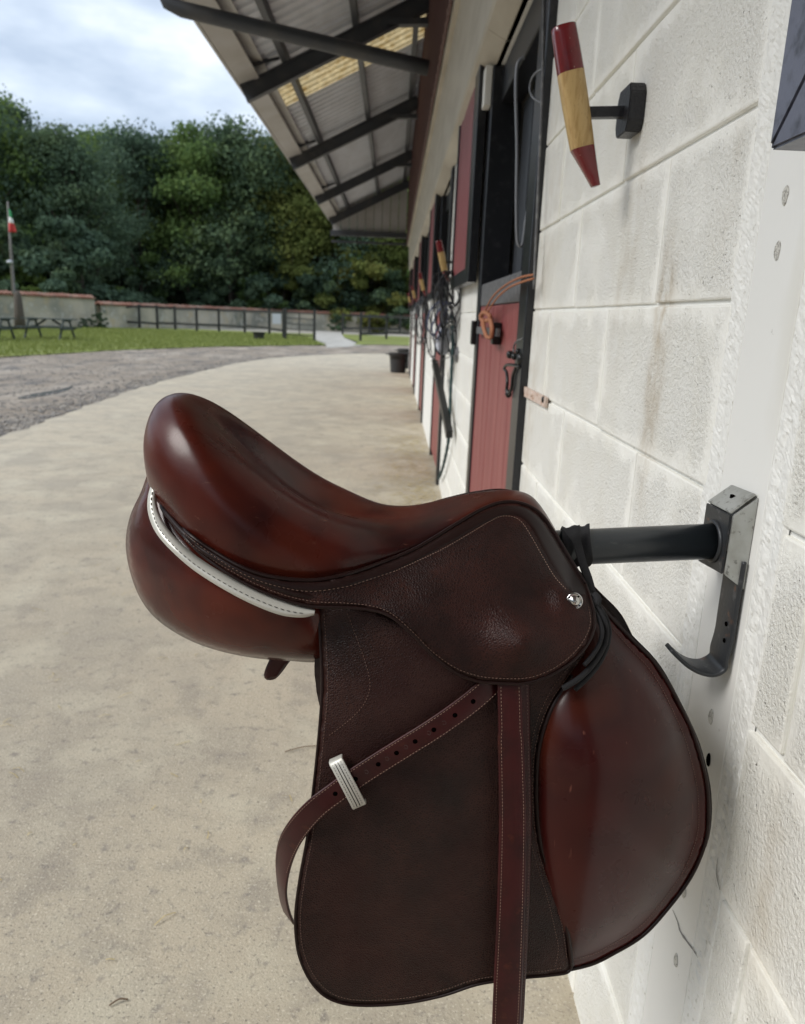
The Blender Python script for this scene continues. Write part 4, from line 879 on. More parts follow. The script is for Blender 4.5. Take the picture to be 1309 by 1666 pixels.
# ---- free end of the leather run back through the keeper and curled behind the flap
ex = .015
dp = [((803, 1108), ex-.006), ((790, 1122), ex-.002), ((755, 1151), ex), ((705, 1186), ex), ((660, 1214), ex), ((615, 1242), ex), ((578, 1266), ex+.001), ((545, 1290), ex+.003), ((515, 1313), ex+.006)]
P = [fl3(a, b, e) for (a, b), e in dp]
yb = P[-1][1]
P += [uy(489, 1341, yb+.006), uy(470, 1371, yb+.018), uy(460, 1405, yb+.034), uy(458, 1440, yb+.046), uy(463, 1472, yb+.056), uy(470, 1492, yb+.064)]
Wd = []
for i in range(len(P)):
    t = (P[min(i+1, len(P)-1)]-P[max(i-1, 0)]); t /= np.linalg.norm(t); w = np.cross(t, [0, 1, 0]); w /= np.linalg.norm(w)
    a = {9: .15, 10: .40, 11: .75, 12: 1.0, 13: 1.0, 14: .95}.get(i, 0.0)
    Wd.append(w*math.cos(a)+np.array([0, -1 if w[0] > 0 else 1, 0])*math.sin(a)*(1))
Pn = spline(P, 6); Wn = spline(Wd, 6); n = len(Pn)
fe = ribbon('leather_end', Pn, Wn, .0232, .0032, M['strap'], SD)
T = np.gradient(Pn, axis=0); T /= np.linalg.norm(T, axis=1)[:, None]; Wn_ = Wn/np.linalg.norm(Wn, axis=1)[:, None]; Nn = np.cross(T, Wn_); Nn *= np.sign(-Nn[:, 1:2])*1.0
for s_ in (-1, 1):
    stitches((Pn+Wn_*s_*.0098+Nn*.0018)[:int(n*.80)], M['thread'], fe, pitch=.0036, ln=.0021, r=.0003)
for px, py in ((577, 1300), (550, 1293), (586, 1271), (618, 1251), (651, 1232), (683, 1211), (713, 1190), (741, 1169), (768, 1145)):
    if (px, py) == (577, 1300): continue
    i = int(np.argmin(np.linalg.norm(Pn-fl3(px, py, ex), axis=1))); c = Pn[i]; mb = MB()
    mb.tube([c+Nn[i]*.0010, c+Nn[i]*.00178], .0025, 12); mb.build('punched_hole', M['hole'], fe, True)
for px, py in ((602, 1262), (636, 1241), (668, 1221), (699, 1200), (728, 1179)):              # faint stamped size marks between the holes
    i = int(np.argmin(np.linalg.norm(Pn-fl3(px, py, ex), axis=1))); c = Pn[i]; mb = MB()
    ring = [c+Nn[i]*.0016+(T[i]*math.cos(a)*.0017+Wn_[i]*math.sin(a)*.0021) for a in np.linspace(0, 5.3, 14)]; mb.tube(ring, .00030, 5); mb.build('stamp', M['strap_back'], fe, True)
# keeper loop
ka, kb = (546, 1238), (584, 1311)
kp = []
for t in np.linspace(0, 1, 13):
    a = ka[0]+(kb[0]-ka[0])*t; b = ka[1]+(kb[1]-ka[1])*t; kp.append(fl3(a, b, ex+.0015+.0055*math.sin(math.pi*t)**.6))
kp = [kp[0]+[0, .006, 0]]+kp+[kp[-1]+[0, .006, 0]]
tt = kp[8]-kp[6]; tt /= np.linalg.norm(tt); wv = np.cross(tt, [0, 1, 0]); wv = wv/np.linalg.norm(wv)
kk = ribbon('keeper', spline(kp, 3), [wv]*(len(kp)*3-2), .0150, .0026, M['keeper'], SD)
Kp = spline(kp, 6)[8:-8]
for s_ in (-.0016, .0016, ):
    mb = MB(); mb.tube(Kp+wv*s_+[0, -.0014, .0], .00042, 6); mb.build('groove', M['hole'], kk, True)
for s_ in (-.0046, .0046): stitches(Kp+wv*s_+[0, -.0014, 0], M['thread_dark'], kk, pitch=.003, ln=.002, r=.0003)
# ---- girth strap tip below the cushion
sheet('billet_end', [(429, 1098), (434, 1082), (444, 1068), (475, 1066), (464, 1086), (452, 1101), (444, 1106), (433, 1106)], lambda q: np.full(len(np.atleast_2d(q)), .055), M['strap'], SD, back=.004, ew=6, step=5, mirror=False)
# ---- black cloth tie round the rack tube and down through the saddle dee
tie = empty('cloth_tie', tuple(uy(935, 870, YC-.02)), 'black cloth tie knotted round the tube in front of the pommel', 'tie')
tq = uy(935, 890, YC); Nt = 24; rows = []
axz = lambda x: ta[2]+(tb[2]-ta[2])*(x-ta[0])/(tb[0]-ta[0])
x0_, x1_ = uy(911, 890, YC)[0], uy(955, 890, YC)[0]
for t in np.linspace(0, 1, 12):
    x = x0_+(x1_-x0_)*t; r0 = []
    for a in np.linspace(0, 2*math.pi, Nt+1):
        rr = .0218+.0022*math.sin(3*a+5*t)*.5+.0012*math.sin(11*t+2*a)+.0016*(1 if t > .85 or t < .1 else 0)+.004*max(0, math.cos(a-1.9))**3
        r0.append((x+.003*math.sin(2*a), YC+rr*math.cos(a), axz(x)+rr*math.sin(a)))
    rows.append(r0)
V, Fc = rgrid(rows); mesh('wrap', V, Fc, M['cloth'], tie, True)
yk = YC-.026
P = [uy(928, 858, yk+.004), uy(935, 872, yk-.003), uy(941, 892, yk-.004), uy(947, 915, yk-.010), uy(956, 940, yk-.022), uy(963, 966, yk-.040)]
P = spline(P, 5); n = len(P); ribbon('tail', P, [(1, .3, .12)]*n, [.024-.014*min(1, i/8) for i in range(n)], .0022, M['cloth'], tie)
yk2 = YC-.086
mb = MB()
mb.tube(spline([uy(958, 968, yk2+.02), uy(962, 978, yk2-.006), uy(968, 985, yk2-.012), uy(972, 975, yk2-.006), uy(966, 968, yk2)], 5), [.0042]*21, 8); mb.build('knot', M['cloth'], tie, True)
for k, (pts, r) in enumerate([([(964, 982, .094), (978, 1000, .110), (986, 1022, .118), (984, 1045, .124), (974, 1066, .134), (958, 1088, .146), (938, 1106, .156), (915, 1120, .160)], .0030),
                              ([(966, 978, .090), (984, 1002, .104), (991, 1026, .112), (987, 1052, .120), (975, 1078, .132), (958, 1100, .144), (935, 1122, .152)], .0026),
                              ([(960, 984, .100), (972, 1004, .116), (979, 1026, .126), (975, 1046, .132), (965, 1064, .142), (950, 1082, .150)], .0024)]):
    mb = MB(); mb.tube(spline([uy(a, b, YC-d_) for a, b, d_ in pts], 6), r, 7); mb.build('cord_loop', M['cloth'], tie, True)

# ================================================================== WOODEN HALTER PEG near the camera
yh = 1.43
def halter_peg(y0_, top, lab, detail=True, dz=0.0):
    pts3 = lambda a, b: uy(a, b, yh)
    root = empty('halter_peg', (WX, yh, 1.64), lab, 'tack peg', 'red and cream wooden tack pegs along the stable front')
    q = ux(1051, 131, WX); q2 = ux(1047, 205, WX); xb = WX-.029; ya = 1.393; yb_ = 1.468
    zt_ = float(uy(1040, 131, ya)[2]); zb_ = float(uy(1030, 212, ya)[2]); print(zt_, zb_)
    mb = MB(); c = .016
    prof_ = [(ya, zb_+c), (ya+c*.6, zb_), (yb_-c*.6, zb_), (yb_, zb_+c), (yb_, zt_-c), (yb_-c*.6, zt_), (ya+c*.6, zt_), (ya, zt_-c)]
    bm = bmesh.new(); A1 = [bm.verts.new((WX-.0015, y, z)) for y, z in prof_]; A2 = [bm.verts.new((xb, y, z)) for y, z in prof_]; nn = len(prof_)
    bm.faces.new(A1); bm.faces.new(A2[::-1])
    for i in range(nn): bm.faces.new([A1[i], A2[i], A2[(i+1) % nn], A1[(i+1) % nn]])
    bmesh.ops.recalc_face_normals(bm, faces=bm.faces); bmesh.ops.bevel(bm, geom=list(bm.edges), offset=.002, segments=2, affect='EDGES'); bm.verts.index_update()
    mesh('mount_block', [v.co[:] for v in bm.verts], [[v.index for v in f.verts] for f in bm.faces], M['black_block'], root); bm.free()
    a0 = uy(1015, 183, yh); a1 = uy(945, 184, yh); a0[0] = xb+.002
    mb = MB(); mb.bar(a0, a1, .017, .017); mb.build('arm', M['black_block'], root)
    # tapering bar, obliquely cut at its foot
    top_ = (pts3(897, 46)+pts3(936, 43))/2; bot = pts3(957, 305); wt = np.linalg.norm(pts3(897, 46)-pts3(936, 43))/2
    ax = bot-top_; Ln = np.linalg.norm(ax); ax /= Ln; u_ = np.array([1., 0, 0]); u_ -= ax*(u_@ax); u_ /= np.linalg.norm(u_); v_ = np.cross(ax, u_)
    def station(t):
        w = wt*(1+.10*math.sin(math.pi*min(t/.75, 1))); lo, hi = -w, w
        k = max(0, (t-.745)/.255); lo = -w+k*(2*w-.015*1.0); return lo, hi
    def ringat(t, sh=1.0):
        lo, hi = station(t); cc, h = (lo+hi)/2, (hi-lo)/2*sh; out = []
        for a in np.linspace(0, 2*math.pi, 33)[:-1]:
            ca, sa = math.cos(a), math.sin(a); k = (abs(ca)**3+abs(sa)**3)**(-1/3)
            out.append(top_+ax*Ln*t+u_*(cc+h*ca*k)+v_*(max(h, .012)*.9*sa*k))
        out.append(out[0]); return out
    for nm, t0, t1, m_, ca_, cb_ in (('red_top', 0, .2749, M['wood_red'], True, False), ('plain_middle', .2751, .7449, M['wood_plain'], False, False), ('red_foot', .7451, 1.0, M['wood_red'], False, True)):
        rows = []
        if ca_: rows += [ringat(t0-.006, s) for s in (.02, .8)]+[ringat(t0-.0045, .93)]
        rows += [ringat(t) for t in np.linspace(t0, t1, 9)]
        if cb_: rows += [ringat(1.004, .85), ringat(1.005, .02)]
        V, Fc = rgrid(rows); o = mesh(nm, V, Fc, m_, root, True); 
    return root
peg = halter_peg(0, 0, 'red and cream pointed wooden peg on a black block, nearest and beside the first door')
# ---- further pegs along the front
def copy_tree(o, dy, parent=None):
    c = o.copy(); C.objects.link(c)
    if parent: c.parent = parent
    else: c.location = (o.location[0], o.location[1]+dy, o.location[2])
    for ch in list(o.children): copy_tree(ch, 0, c)
    return c
for k, lb in ((1, 'wooden peg between the first and second doors with navy halters under it'), (2, 'small wooden peg between the second and third doors'),
              (3, 'distant wooden peg between the third and fourth doors'), (4, 'farthest wooden peg near the end of the stables')):
    c = copy_tree(peg, 3.7*k); c['label'] = lb
# ---- ironwork on the first door
xd = WX-.006
lt = empty('door_bolt', tuple(ux(790, 538, xd)), 'grey sliding bolt with black keep near the top of the first red door', 'bolt')
a, b = ux(777, 537, xd-.014), ux(811, 541, xd-.014)
mb = MB(); mb.bar(a, b, .012, .030, (0, 0, 1)); mb.build('bolt_plate', M['rail_grey'], lt)
for px_, h in ((773, .10), (808, .07)):
    a = ux(px_, 526+(4 if px_ > 800 else 0), xd-.012); mb = MB(); mb.box(WX-.035, WX-.003, a[1]-.03, a[1]+.03, a[2]-h, a[2]+.012, .004); mb.build('keep', M['latch'], lt)
tw = empty('orange_twine', tuple(ux(790, 510, xd-.03)), 'orange baler twine tied to the bolt of the first red door', 'twine')
for k, pts in enumerate(([(868, 447, .022), (845, 452, .045), (822, 464, .045), (803, 481, .04), (792, 499, .04), (787, 512, .04)], [(868, 453, .022), (848, 459, .045), (828, 468, .045), (812, 481, .045), (801, 495, .04), (791, 511, .04)])):
    mb = MB(); mb.tube(spline([ux(a, b, xd-e) for a, b, e in pts], 5), .0034, 7); mb.build('strand', M['orange_rope'], tw, True)
mb = MB(); mb.tube(spline([ux(a, b, xd-.036) for a, b in [(781, 514), (787, 508), (795, 512), (797, 519), (790, 522), (782, 519), (784, 512)]], 5), .0085, 8); mb.build('knot', M['orange_rope'], tw, True)
for w in (0, 1):
    mb = MB(); mb.tube(spline([ux(a+w*2, b, xd-.04-.006*w) for a, b in [(784, 520), (786, 535), (791, 548), (797, 548), (799, 534), (796, 520)]], 5), .006, 8); mb.build('loop', M['orange_rope'], tw, True)
hl = empty('door_latch', tuple(ux(835, 590, xd)), 'black iron latch with hanging shackle on the post edge of the first red door', 'latch')
mb = MB(); mb.tube(spline([ux(a, b, xd-.015) for a, b in [(851, 551), (842, 554), (836, 562), (835, 574)]], 5), .003, 7); mb.build('wire', M['rail_grey'], hl, True)
for a, b, r in ((829, 577, .013), (837, 580, .011), (846, 584, .018), (843, 572, .009)):
    q = ux(a, b, xd-.018); mb = MB(); mb.tube([q+[.012, 0, 0], q+[-.004, 0, 0], q+[-.010, 0, 0]], [r, r, r*.6], 12); mb.build('knuckle', M['latch'], hl, True)
mb = MB(); mb.tube(spline([ux(a, b, xd-.022) for a, b in [(844, 597), (834, 594), (824, 594), (820, 600), (824, 606), (825, 622), (824, 636), (828, 641), (832, 630), (834, 612), (838, 600)]], 5), .0052, 8); mb.build('shackle', M['latch'], hl, True)
q = ux(827, 640, xd-.022); mb = MB(); mb.tube([q+[0, 0, .012], q+[0, 0, -.004], q+[0, 0, -.014]], [.008, .012, .006], 10); mb.build('weight', M['latch'], hl, True)
# ---- hose hanging in the first doorway
hs = MB(); hs.tube(spline([uy(a, b, 2.62) for a, b in [(853, 94), (847, 96), (841, 108), (839, 150), (841, 240), (840, 320), (841, 385), (845, 400), (850, 395), (855, 360), (864, 305), (871, 240), (874, 180), (878, 90), (884, 0)]], 6), .0055, 8)
hs.build('hose', M['hose'], None, True, label='thin grey hose hanging in a long loop inside the first doorway', cat='hose')
# ---- halters under the second peg
def halter(yc, z0, s, m, lab, seed, n=6, drop=.5):
    rnd = random.Random(seed); root = empty('halter', (WX-.09, yc, z0), lab, 'halter', 'halters and straps hanging under the pegs')
    for k in range(n):
        w = rnd.uniform(.03, .07)*s; L_ = rnd.uniform(.2, drop); xo = WX-.09+rnd.uniform(-.03, .05); yo = yc+rnd.uniform(-.1, .12); tl = rnd.uniform(-.05, .05)
        P = [(xo, yo, z0), (xo-w, yo-w*.8, z0-L_*.25), (xo-w*.8+tl, yo-w, z0-L_*.7), (xo+tl, yo, z0-L_), (xo+w*.7+tl, yo+w, z0-L_*.7), (xo+w*.8, yo+w*.9, z0-L_*.3), (xo, yo, z0)]
        P = spline(P, 5); nn = len(P); ribbon('strap', P, [(rnd.uniform(-.4, .4), 1, .1)]*nn, .022, .004, m if k % 3 else M['nylon'], root)
        if k % 2 == 0:
            q = P[nn//2]; ring = [(q[0]+.017*math.cos(a), q[1]+.005*math.sin(a), q[2]+.017*math.sin(a)) for a in np.linspace(0, 6.28, 12)]; mb = MB(); mb.tube(ring, .003, 6); mb.build('ring', M['chrome'], root, True)
    return root
halter(4.92, 1.60, 1.2, M['nylon'], 'black nylon halter hanging from the second peg', 3, 7, .42)
halter(5.05, 1.42, 1.0, M['blue_cloth'], 'navy blue halter bunched below the black one on the second peg', 5, 6, .36)
for k, (y_, lb) in enumerate(((8.62, 'dark halters hanging in loops under the third peg'), (8.9, 'thin dark bridle straps hanging low beyond the third peg'), (12.3, 'far dark halters beside the fourth door'), (5.9, 'black head collar hanging by the post of the second door'))):
    halter(y_, 1.55, 1.3, M['nylon'], lb, 11+k, 4, .7)
mb = MB(); cc = (WX-.075, 5.16, 1.17)
rows = []
for i, t in enumerate(np.linspace(0, math.pi, 9)):
    rr = .055*math.sin(t)**.6+.004; rows.append([(cc[0]+rr*.8*math.cos(a)*(1+.15*math.sin(3*a+i)), cc[1]+rr*math.sin(a)*(1+.15*math.cos(2*a+i)), cc[2]+.09*math.cos(t)) for a in np.linspace(0, 2*math.pi, 15)])
V, Fc = rgrid(rows); mesh('rolled_bandage', V, Fc, M['pale_cloth'], None, True, label='pale folded cloth tucked behind the navy halter', cat='cloth')
a, b = ux(707, 591, WX-.10), ux(731, 707, WX-.045)
fb = empty('folding_rack', tuple(ux(742, 577, WX-.01)), 'black folded rack arm hanging slantwise on the wall before the second door', 'folding rack')
mb = MB(); mb.bar(a, b, .05, .04, (1, 0, 0)); mb.build('arm', M['latch'], fb)
mb = MB(); mb.tube([a, (a+ux(742, 577, WX-.02))/2+[0, 0, .004], ux(742, 577, WX-.02)], .003, 6); mb.build('wire', M['rail_grey'], fb)
q = ux(742, 577, WX-.01); mb = MB(); mb.tube([q+[.008, 0, 0], q+[-.006, 0, 0]], [.05, .04], 14); mb.build('wall_plate', M['rail_grey'], fb)
mb = MB(); mb.tube(spline([ux(a, b, WX-.03) for a, b in [(735, 500), (736, 560), (734, 610), (732, 660), (730, 710), (724, 745), (717, 770), (713, 779)]], 6), [.009+.0025*(i % 2) for i in range(43)], 7)
mb.build('lead_rope', M['rope_green'], None, True, label='dark green twisted lead rope hanging down to the ground past the slanted rack', cat='rope')
mb = MB(); P = [ux(a, b, WX-.09) for a, b in [(718, 505), (719, 560), (716, 600)]]; ribbon('hanging_strap', spline(P, 5), [(0, 1, 0)]*11, .09, .012, M['nylon'], None, label='broad black strap hanging between the navy halter and the slanted rack', cat='strap')

# ================================================================== tubs, straw, twigs
def lathe(prof, n=28, c=(0, 0, 0)):
    rows = [[(c[0]+r*math.cos(a), c[1]+r*math.sin(a), c[2]+z) for a in np.linspace(0, 2*math.pi, n+1)] for r, z in prof]; return rgrid(rows)
def tub(px_, py_, r, h, lab, name='feed_tub', bx=None):
    c = uz(px_, py_) if bx is None else np.array([bx[0], bx[1], 0]); root = empty(name, tuple(c), lab, 'bucket', 'black plastic buckets in the yard')
    V, Fc = lathe([(.001, .004), (r*.78, 0), (r*.80, .02), (r*.93, h*.8), (r*.94, h*.82), (r*.98, h*.82), (r*1.02, h*.97), (r*1.06, h), (r*.99, h), (r*.76, .04), (.001, .03)], c=c)
    mesh('body', V, Fc, M['plastic'], root, True)
    for s_ in (-1, 1):
        mb = MB(); mb.tube(spline([(c[0]+s_*r*.97, c[1]-.07, h*.9), (c[0]+s_*(r+.07), c[1]-.05, h*.93), (c[0]+s_*(r+.07), c[1]+.05, h*.93), (c[0]+s_*r*.97, c[1]+.07, h*.9)], 4), .012, 6); mb.build('handle', M['plastic'], root, True)
tub(647, 606, .23, .47, 'black plastic tub on the concrete by the far end of the stables')
tub(660, 599, .24, .50, 'second black tub tucked between the first tub and the stable wall')
tub(421, 552, .30, .34, 'small black bucket standing on the lawn edge left of the gate', 'bucket')
def wisp(mb, x, y, s, z=.003):
    a = random.random()*6.28; L_ = random.uniform(.02, .09)*s; c_ = random.gauss(0, .25)
    P = [(x, y, z), (x+L_*.5*math.cos(a), y+L_*.5*math.sin(a), z+random.uniform(0, .008)), (x+L_*math.cos(a+c_), y+L_*math.sin(a+c_), z+random.uniform(0, .004))]
    w = (-.0013*math.sin(a), .0013*math.cos(a), 0)
    mb.add([tuple(np.array(p)-w) for p in P]+[tuple(np.array(p)+w) for p in P], [(0, 1, 4, 3), (1, 2, 5, 4)])
mb = MB()
for i in range(1500):
    y = random.uniform(4.6, 8.6); x = WX-.05-abs(random.gauss(0, .22)); wisp(mb, x, y, 1.3)
for i in range(500):
    y = random.uniform(9, 18); wisp(mb, WX-.05-abs(random.gauss(0, .15)), y, 2)
for i in range(160):
    wisp(mb, random.uniform(-1.6, .38), random.uniform(1.2, 6), .6)
mb.build('straw', M['straw'], kind='stuff', label='loose straw scattered along the foot of the stable wall', cat='straw')
for (a, b), (c_, d_), lb in ((((463, 1223)), ((522, 1213)), 'thin dry twig on the concrete beside the saddle flap'), ((177, 1636), (208, 1626), 'short dry twig on the concrete at the lower left')):
    P = spline([uz(a, b, .004), (uz(a, b, .004)+uz(c_, d_, .004))/2+[0, .004, .004], uz(c_, d_, .004)], 5); mb = MB(); mb.tube(P, .0016, 6); mb.build('twig', M['twig'], None, True, label=lb, cat='twig')

# ================================================================== YARD
def fpt(px_, y): p = uy(px_, 500, y); return (p[0], y)
def stone_wall(p0, p1, h, lab, n):
    root = empty('boundary_wall', (p0[0], p0[1], 0), lab, 'wall'); a = Vector((*p0, 0)); b = Vector((*p1, 0)); d = (b-a); L_ = d.length; d.normalize(); s_ = Vector((-d.y, d.x, 0))
    rows0, rows1 = [], []; N_ = int(L_/1.0)
    def pt(i, z, o): q = a+d*(L_*i/N_)+s_*o; return (q.x, q.y+.0, z)
    rows = [[pt(i, z, o+random.gauss(0, .012)) for i in range(N_+1)] for z, o in ((-.06, -.2), (.5, -.19), (1.0, -.18), (h, -.17), (h, .17), (-.06, .2))]
    V, Fc = rgrid(rows); mesh('masonry', V, Fc, M['old_render'], root)
    # coping of half round tiles over a stone course
    mb = MB(); k = 0; t = 0
    rowsA = [[pt(i, z, o) for i in range(N_+1)] for z, o in ((h, -.26), (h+.05, -.27), (h+.16, -.02), (h+.05, .27), (h, .26), (h, -.26))]
    V, Fc = rgrid(rowsA); mesh('coping', V, Fc, M['tile'], root)
    while t < L_:
        q = a+d*t
        jj = random.gauss(0, .012); mb.tube([q+s_*-.29+Vector((0, 0, h+.055+jj)), q+Vector((0, 0, h+.17+jj)), q+s_*.29+Vector((0, 0, h+.055+jj))], .075, 5); t += .21
    mb.build('coping_tiles', M['tile'], root, kind='stuff'); return root
w1a, w1b = fpt(-190, 36), fpt(151, 46)
stone_wall(w1a, w1b, 1.62, 'tall mottled boundary wall with tiled coping behind the picnic tables', 30)
stone_wall((w1b[0]+.1, w1b[1]+.6), fpt(420, 62), 1.30, 'lower tiled boundary wall beyond the left half of the fence', 40)
stone_wall((fpt(420, 62)[0]+.02, 62.0), fpt(900, 66), 1.30, 'lower tiled boundary wall beyond the gate opening', 40)
def fence(px_list, lab, rails=(1.28, .36)):
    P = [uz(a, b) for a, b in px_list]; root = empty('paddock_fence', tuple(P[0]), lab, 'fence')
    for p in P:
        mb = MB(); mb.box(p[0]-.07, p[0]+.07, p[1]-.07, p[1]+.07, -.05, 1.42+random.gauss(0, .03), .01); mb.build('post', M['fence'], root)
    for p, q in zip(P, P[1:]):
        for z in rails:
            mb = MB(); mb.bar((p[0], p[1]-.085, z+random.gauss(0, .02)), (q[0], q[1]-.085, z+random.gauss(0, .02)), .035, .13); mb.build('rail', M['fence'], root)
fence([(461, 549), (438, 544), (398, 541), (356, 539), (320, 538), (285, 536), (256, 535), (227, 534), (201, 533), (175, 532), (152, 531)], 'dark post and rail fence left of the gate')
fence([(586, 554), (628, 551), (668, 553), (720, 556)], 'dark post and rail fence right of the gate opening')
fence([(557, 543), (600, 542), (650, 543)], 'second short fence line behind the right hand fence')
g0, g1 = uz(463, 552), uz(511, 555); gt = empty('field_gate', tuple(g0), 'dark barred field gate standing open beside the pale path', 'gate')
for p, w in ((g0, .085), (g1, .06)):
    mb = MB(); mb.box(p[0]-w, p[0]+w, p[1]-w, p[1]+w, -.05, 1.5, .01); mb.build('post', M['fence'], gt)
for z in (1.32, 1.05, .78, .52, .27):
    mb = MB(); mb.tube([(g0[0]+.09, g0[1], z), (g1[0]-.07, g1[1], z-.03)], .024, 6); mb.build('bar', M['fence'], gt)
mg = (g0+g1)/2; mb = MB(); mb.bar((mg[0], mg[1]-.03, .25), (mg[0], mg[1]-.03, 1.34), .05, .04, (0, 1, 0)); mb.build('upright', M['fence'], gt)
p = uz(449, 541); mb = MB(); mb.bar((p[0]-.25, p[1], .9), (p[0]+.3, p[1]+.1, .9), .05, .7); mb.build('notice_board', M['pale_cloth'], None, label='small white and blue board fixed behind the gate post', cat='board')
# picnic tables
def picnic(x, y, rz, lab):
    root = empty('picnic_table', (x, y, 0), lab, 'picnic table', 'picnic tables on the lawn'); c, s_ = math.cos(rz), math.sin(rz)
    def T_(u, v, z): return Vector((x+u*c-v*s_, y+u*s_+v*c, z))
    def bar(nm, a, b, w, h, up=(0, 0, 1)): mb = MB(); mb.bar(T_(*a), T_(*b), w, h, up); mb.build(nm, M['table'], root)
    for k in range(5): bar('top_plank', (-.9, -.3+k*.15, .74), (.9, -.3+k*.15, .74), .135, .035)
    for v in (-.72, -.58, .58, .72): bar('seat_plank', (-.9, v, .44), (.9, v, .44), .125, .035)
    for u in (-.62, .62):
        for sg in (-1, 1): bar('leg', (u, sg*.80, -.01), (u, sg*.28, .72), .09, .045, (c, s_, 0))
        bar('cross_bearer', (u+.05, -.78, .40), (u+.05, .78, .40), .04, .09); bar('top_bearer', (u+.05, -.36, .69), (u+.05, .36, .69), .04, .07)
    for sg in (-1, 1): bar('brace', (sg*.58, 0, .42), (sg*.12, 0, .71), .07, .035, (-s_, c, 0))
p = uz(76, 552); picnic(p[0], p[1]+.3, .05, 'dark green picnic table standing whole on the lawn before the tall wall')
p = uz(-26, 553); picnic(p[0], p[1]+.2, .12, 'dark picnic table cut off by the left edge of the photo')
# flagpole
p = np.array(fpt(30, 37.0)); fp = empty('flagpole', (p[0], p[1], 0), 'tall leaning grey flagpole with drooping green white and red flag by the boundary wall', 'flagpole')
base = np.array([p[0], 37.0, -.05]); q1 = uy(22, 478, 37.0); q2 = uy(12, 328, 37.0)
bt = np.array([base[0], 37., 1.62])
mb = MB(); mb.tube([base, (base+bt)/2, bt, bt+[0, 0, .2]], [.28, .22, .17, .05], 9); mb.build('stump', M['post_wood'], fp, True)
mb = MB(); mb.tube([bt, q1, (q1+q2)/2, q2], [.09, .08, .06, .035], 8); mb.build('pole', M['grey_pole'], fp, True)
for k, (y0_, y1_, m_) in enumerate(((338, 352, 'flag_green'), (352, 362, 'flag_white'), (362, 378, 'flag_red'))):
    rows = []
    for yy in np.linspace(y0_, y1_, 5):
        t = (yy-338)/40; rows.append([uy(12.5+(yy-330)*.03+u*(7+3*t)*(.7+.6*t), yy+u*6*(1-t), 37.0-.06+.05*math.sin(u*7+t*4)) for u in np.linspace(0, 1, 9)])
    V, Fc = rgrid(rows); o = mesh('flag_band', V, Fc, M[m_], fp, True); o.modifiers.new('thickness', 'SOLIDIFY').thickness = .004
q = uy(15, 425, 36.9); V, Fc = lathe([(.001, .06), (.10, .03), (.13, -.04), (.11, -.08), (.001, -.09)], 12, q); mesh('lamp', V, Fc, M['pale_cloth'], fp, True)

# ================================================================== TREES
def leaf_mesh(name, h, r, nl, leaves, seed, m, zlo=.22, size=.34, squash=1.0):
    g = np.random.default_rng(seed); V = []
    cen = []
    for i in range(nl):
        t = g.uniform(0, 1); z = h*(zlo+(.90-zlo)*t); rr = r*(math.sin(math.pi*min(.12+.80*t, 1))**.6)*g.uniform(.15, .95); a = g.uniform(0, 2*math.pi)
        cen.append((rr*math.cos(a), rr*math.sin(a), z, h*g.uniform(.055, .105)))
    cen = np.array(cen); k = g.integers(0, nl, leaves); c = cen[k]
    dirs = g.normal(size=(leaves, 3)); dirs[:, 2] = dirs[:, 2]*.8+.25; dirs /= np.linalg.norm(dirs, axis=1)[:, None]
    rad = c[:, 3]*np.clip(g.normal(.85, .30, leaves), .15, 1.35)
    pos = c[:, :3]+dirs*rad[:, None]*np.array([1.15, 1.15, .85*squash]); pos[:, 2] = np.maximum(pos[:, 2], .1)
    nrm = dirs+g.normal(size=(leaves, 3))*.9; nrm /= np.linalg.norm(nrm, axis=1)[:, None]
    t1 = np.cross(nrm, g.normal(size=(leaves, 3))); t1 /= np.linalg.norm(t1, axis=1)[:, None]; t2 = np.cross(nrm, t1)
    s = (size*g.uniform(.45, 1.25, leaves))[:, None]
    quad = np.stack([pos-t1*s*.5, pos-t2*s*.32+t1*s*.05, pos+t1*s*.55, pos+t2*s*.32], 1).reshape(-1, 3)
    me = bpy.data.meshes.new(name); nV = leaves*4; me.vertices.add(nV); me.vertices.foreach_set('co', quad.ravel())
    me.loops.add(nV); me.loops.foreach_set('vertex_index', np.arange(nV)); me.polygons.add(leaves); me.polygons.foreach_set('loop_start', np.arange(0, nV, 4))
    me.update(calc_edges=True); me.materials.append(m); return me, cen
def trunk_mesh(h, cen, seed, m, rad=.22):
    rnd = random.Random(seed); mb = MB(); P = [(0, 0, -.2)]; x = y = 0
    for k in range(1, 8): x += rnd.gauss(0, .12); y += rnd.gauss(0, .12); P.append((x, y, h*.85*k/7))
    mb.tube(P, [rad*1.35]+[rad*(1-.13*k) for k in range(1, 8)], 8)
    for c in cen[::2]:
        j = max(1, min(6, int(c[2]/h/.85*7)-1)); a = Vector(P[j]); b = Vector(c[:3]); mid = (a+b)/2+Vector((0, 0, -.3)); mb.tube([a, mid, b], [rad*.4, rad*.25, rad*.1], 5)
    me = bpy.data.meshes.new('trunk'); me.from_pydata(mb.V, [], mb.F); me.materials.append(m); me.shade_smooth(); return me
VAR = []
for i, (h, r, nl, lv, m_, zlo, sz) in enumerate([(19, 4.6, 44, 15000, 'leaf_a', .16, .36), (18, 4.2, 40, 14000, 'leaf_b', .14, .36), (20, 5.0, 46, 15000, 'leaf_b', .30, .34), (18, 4.6, 42, 14000, 'leaf_c', .12, .34), (17, 4.0, 38, 13000, 'leaf_d', .35, .34),
                                                 (21, 4.4, 34, 9500, 'leaf_a', .38, .32)]):
    me, cen = leaf_mesh('crown', h, r, nl, lv, 40+i, M[m_], zlo, sz); VAR.append((h, me, trunk_mesh(h, cen, i, M['bark'], .20+.03*(i % 3))))
BU = []
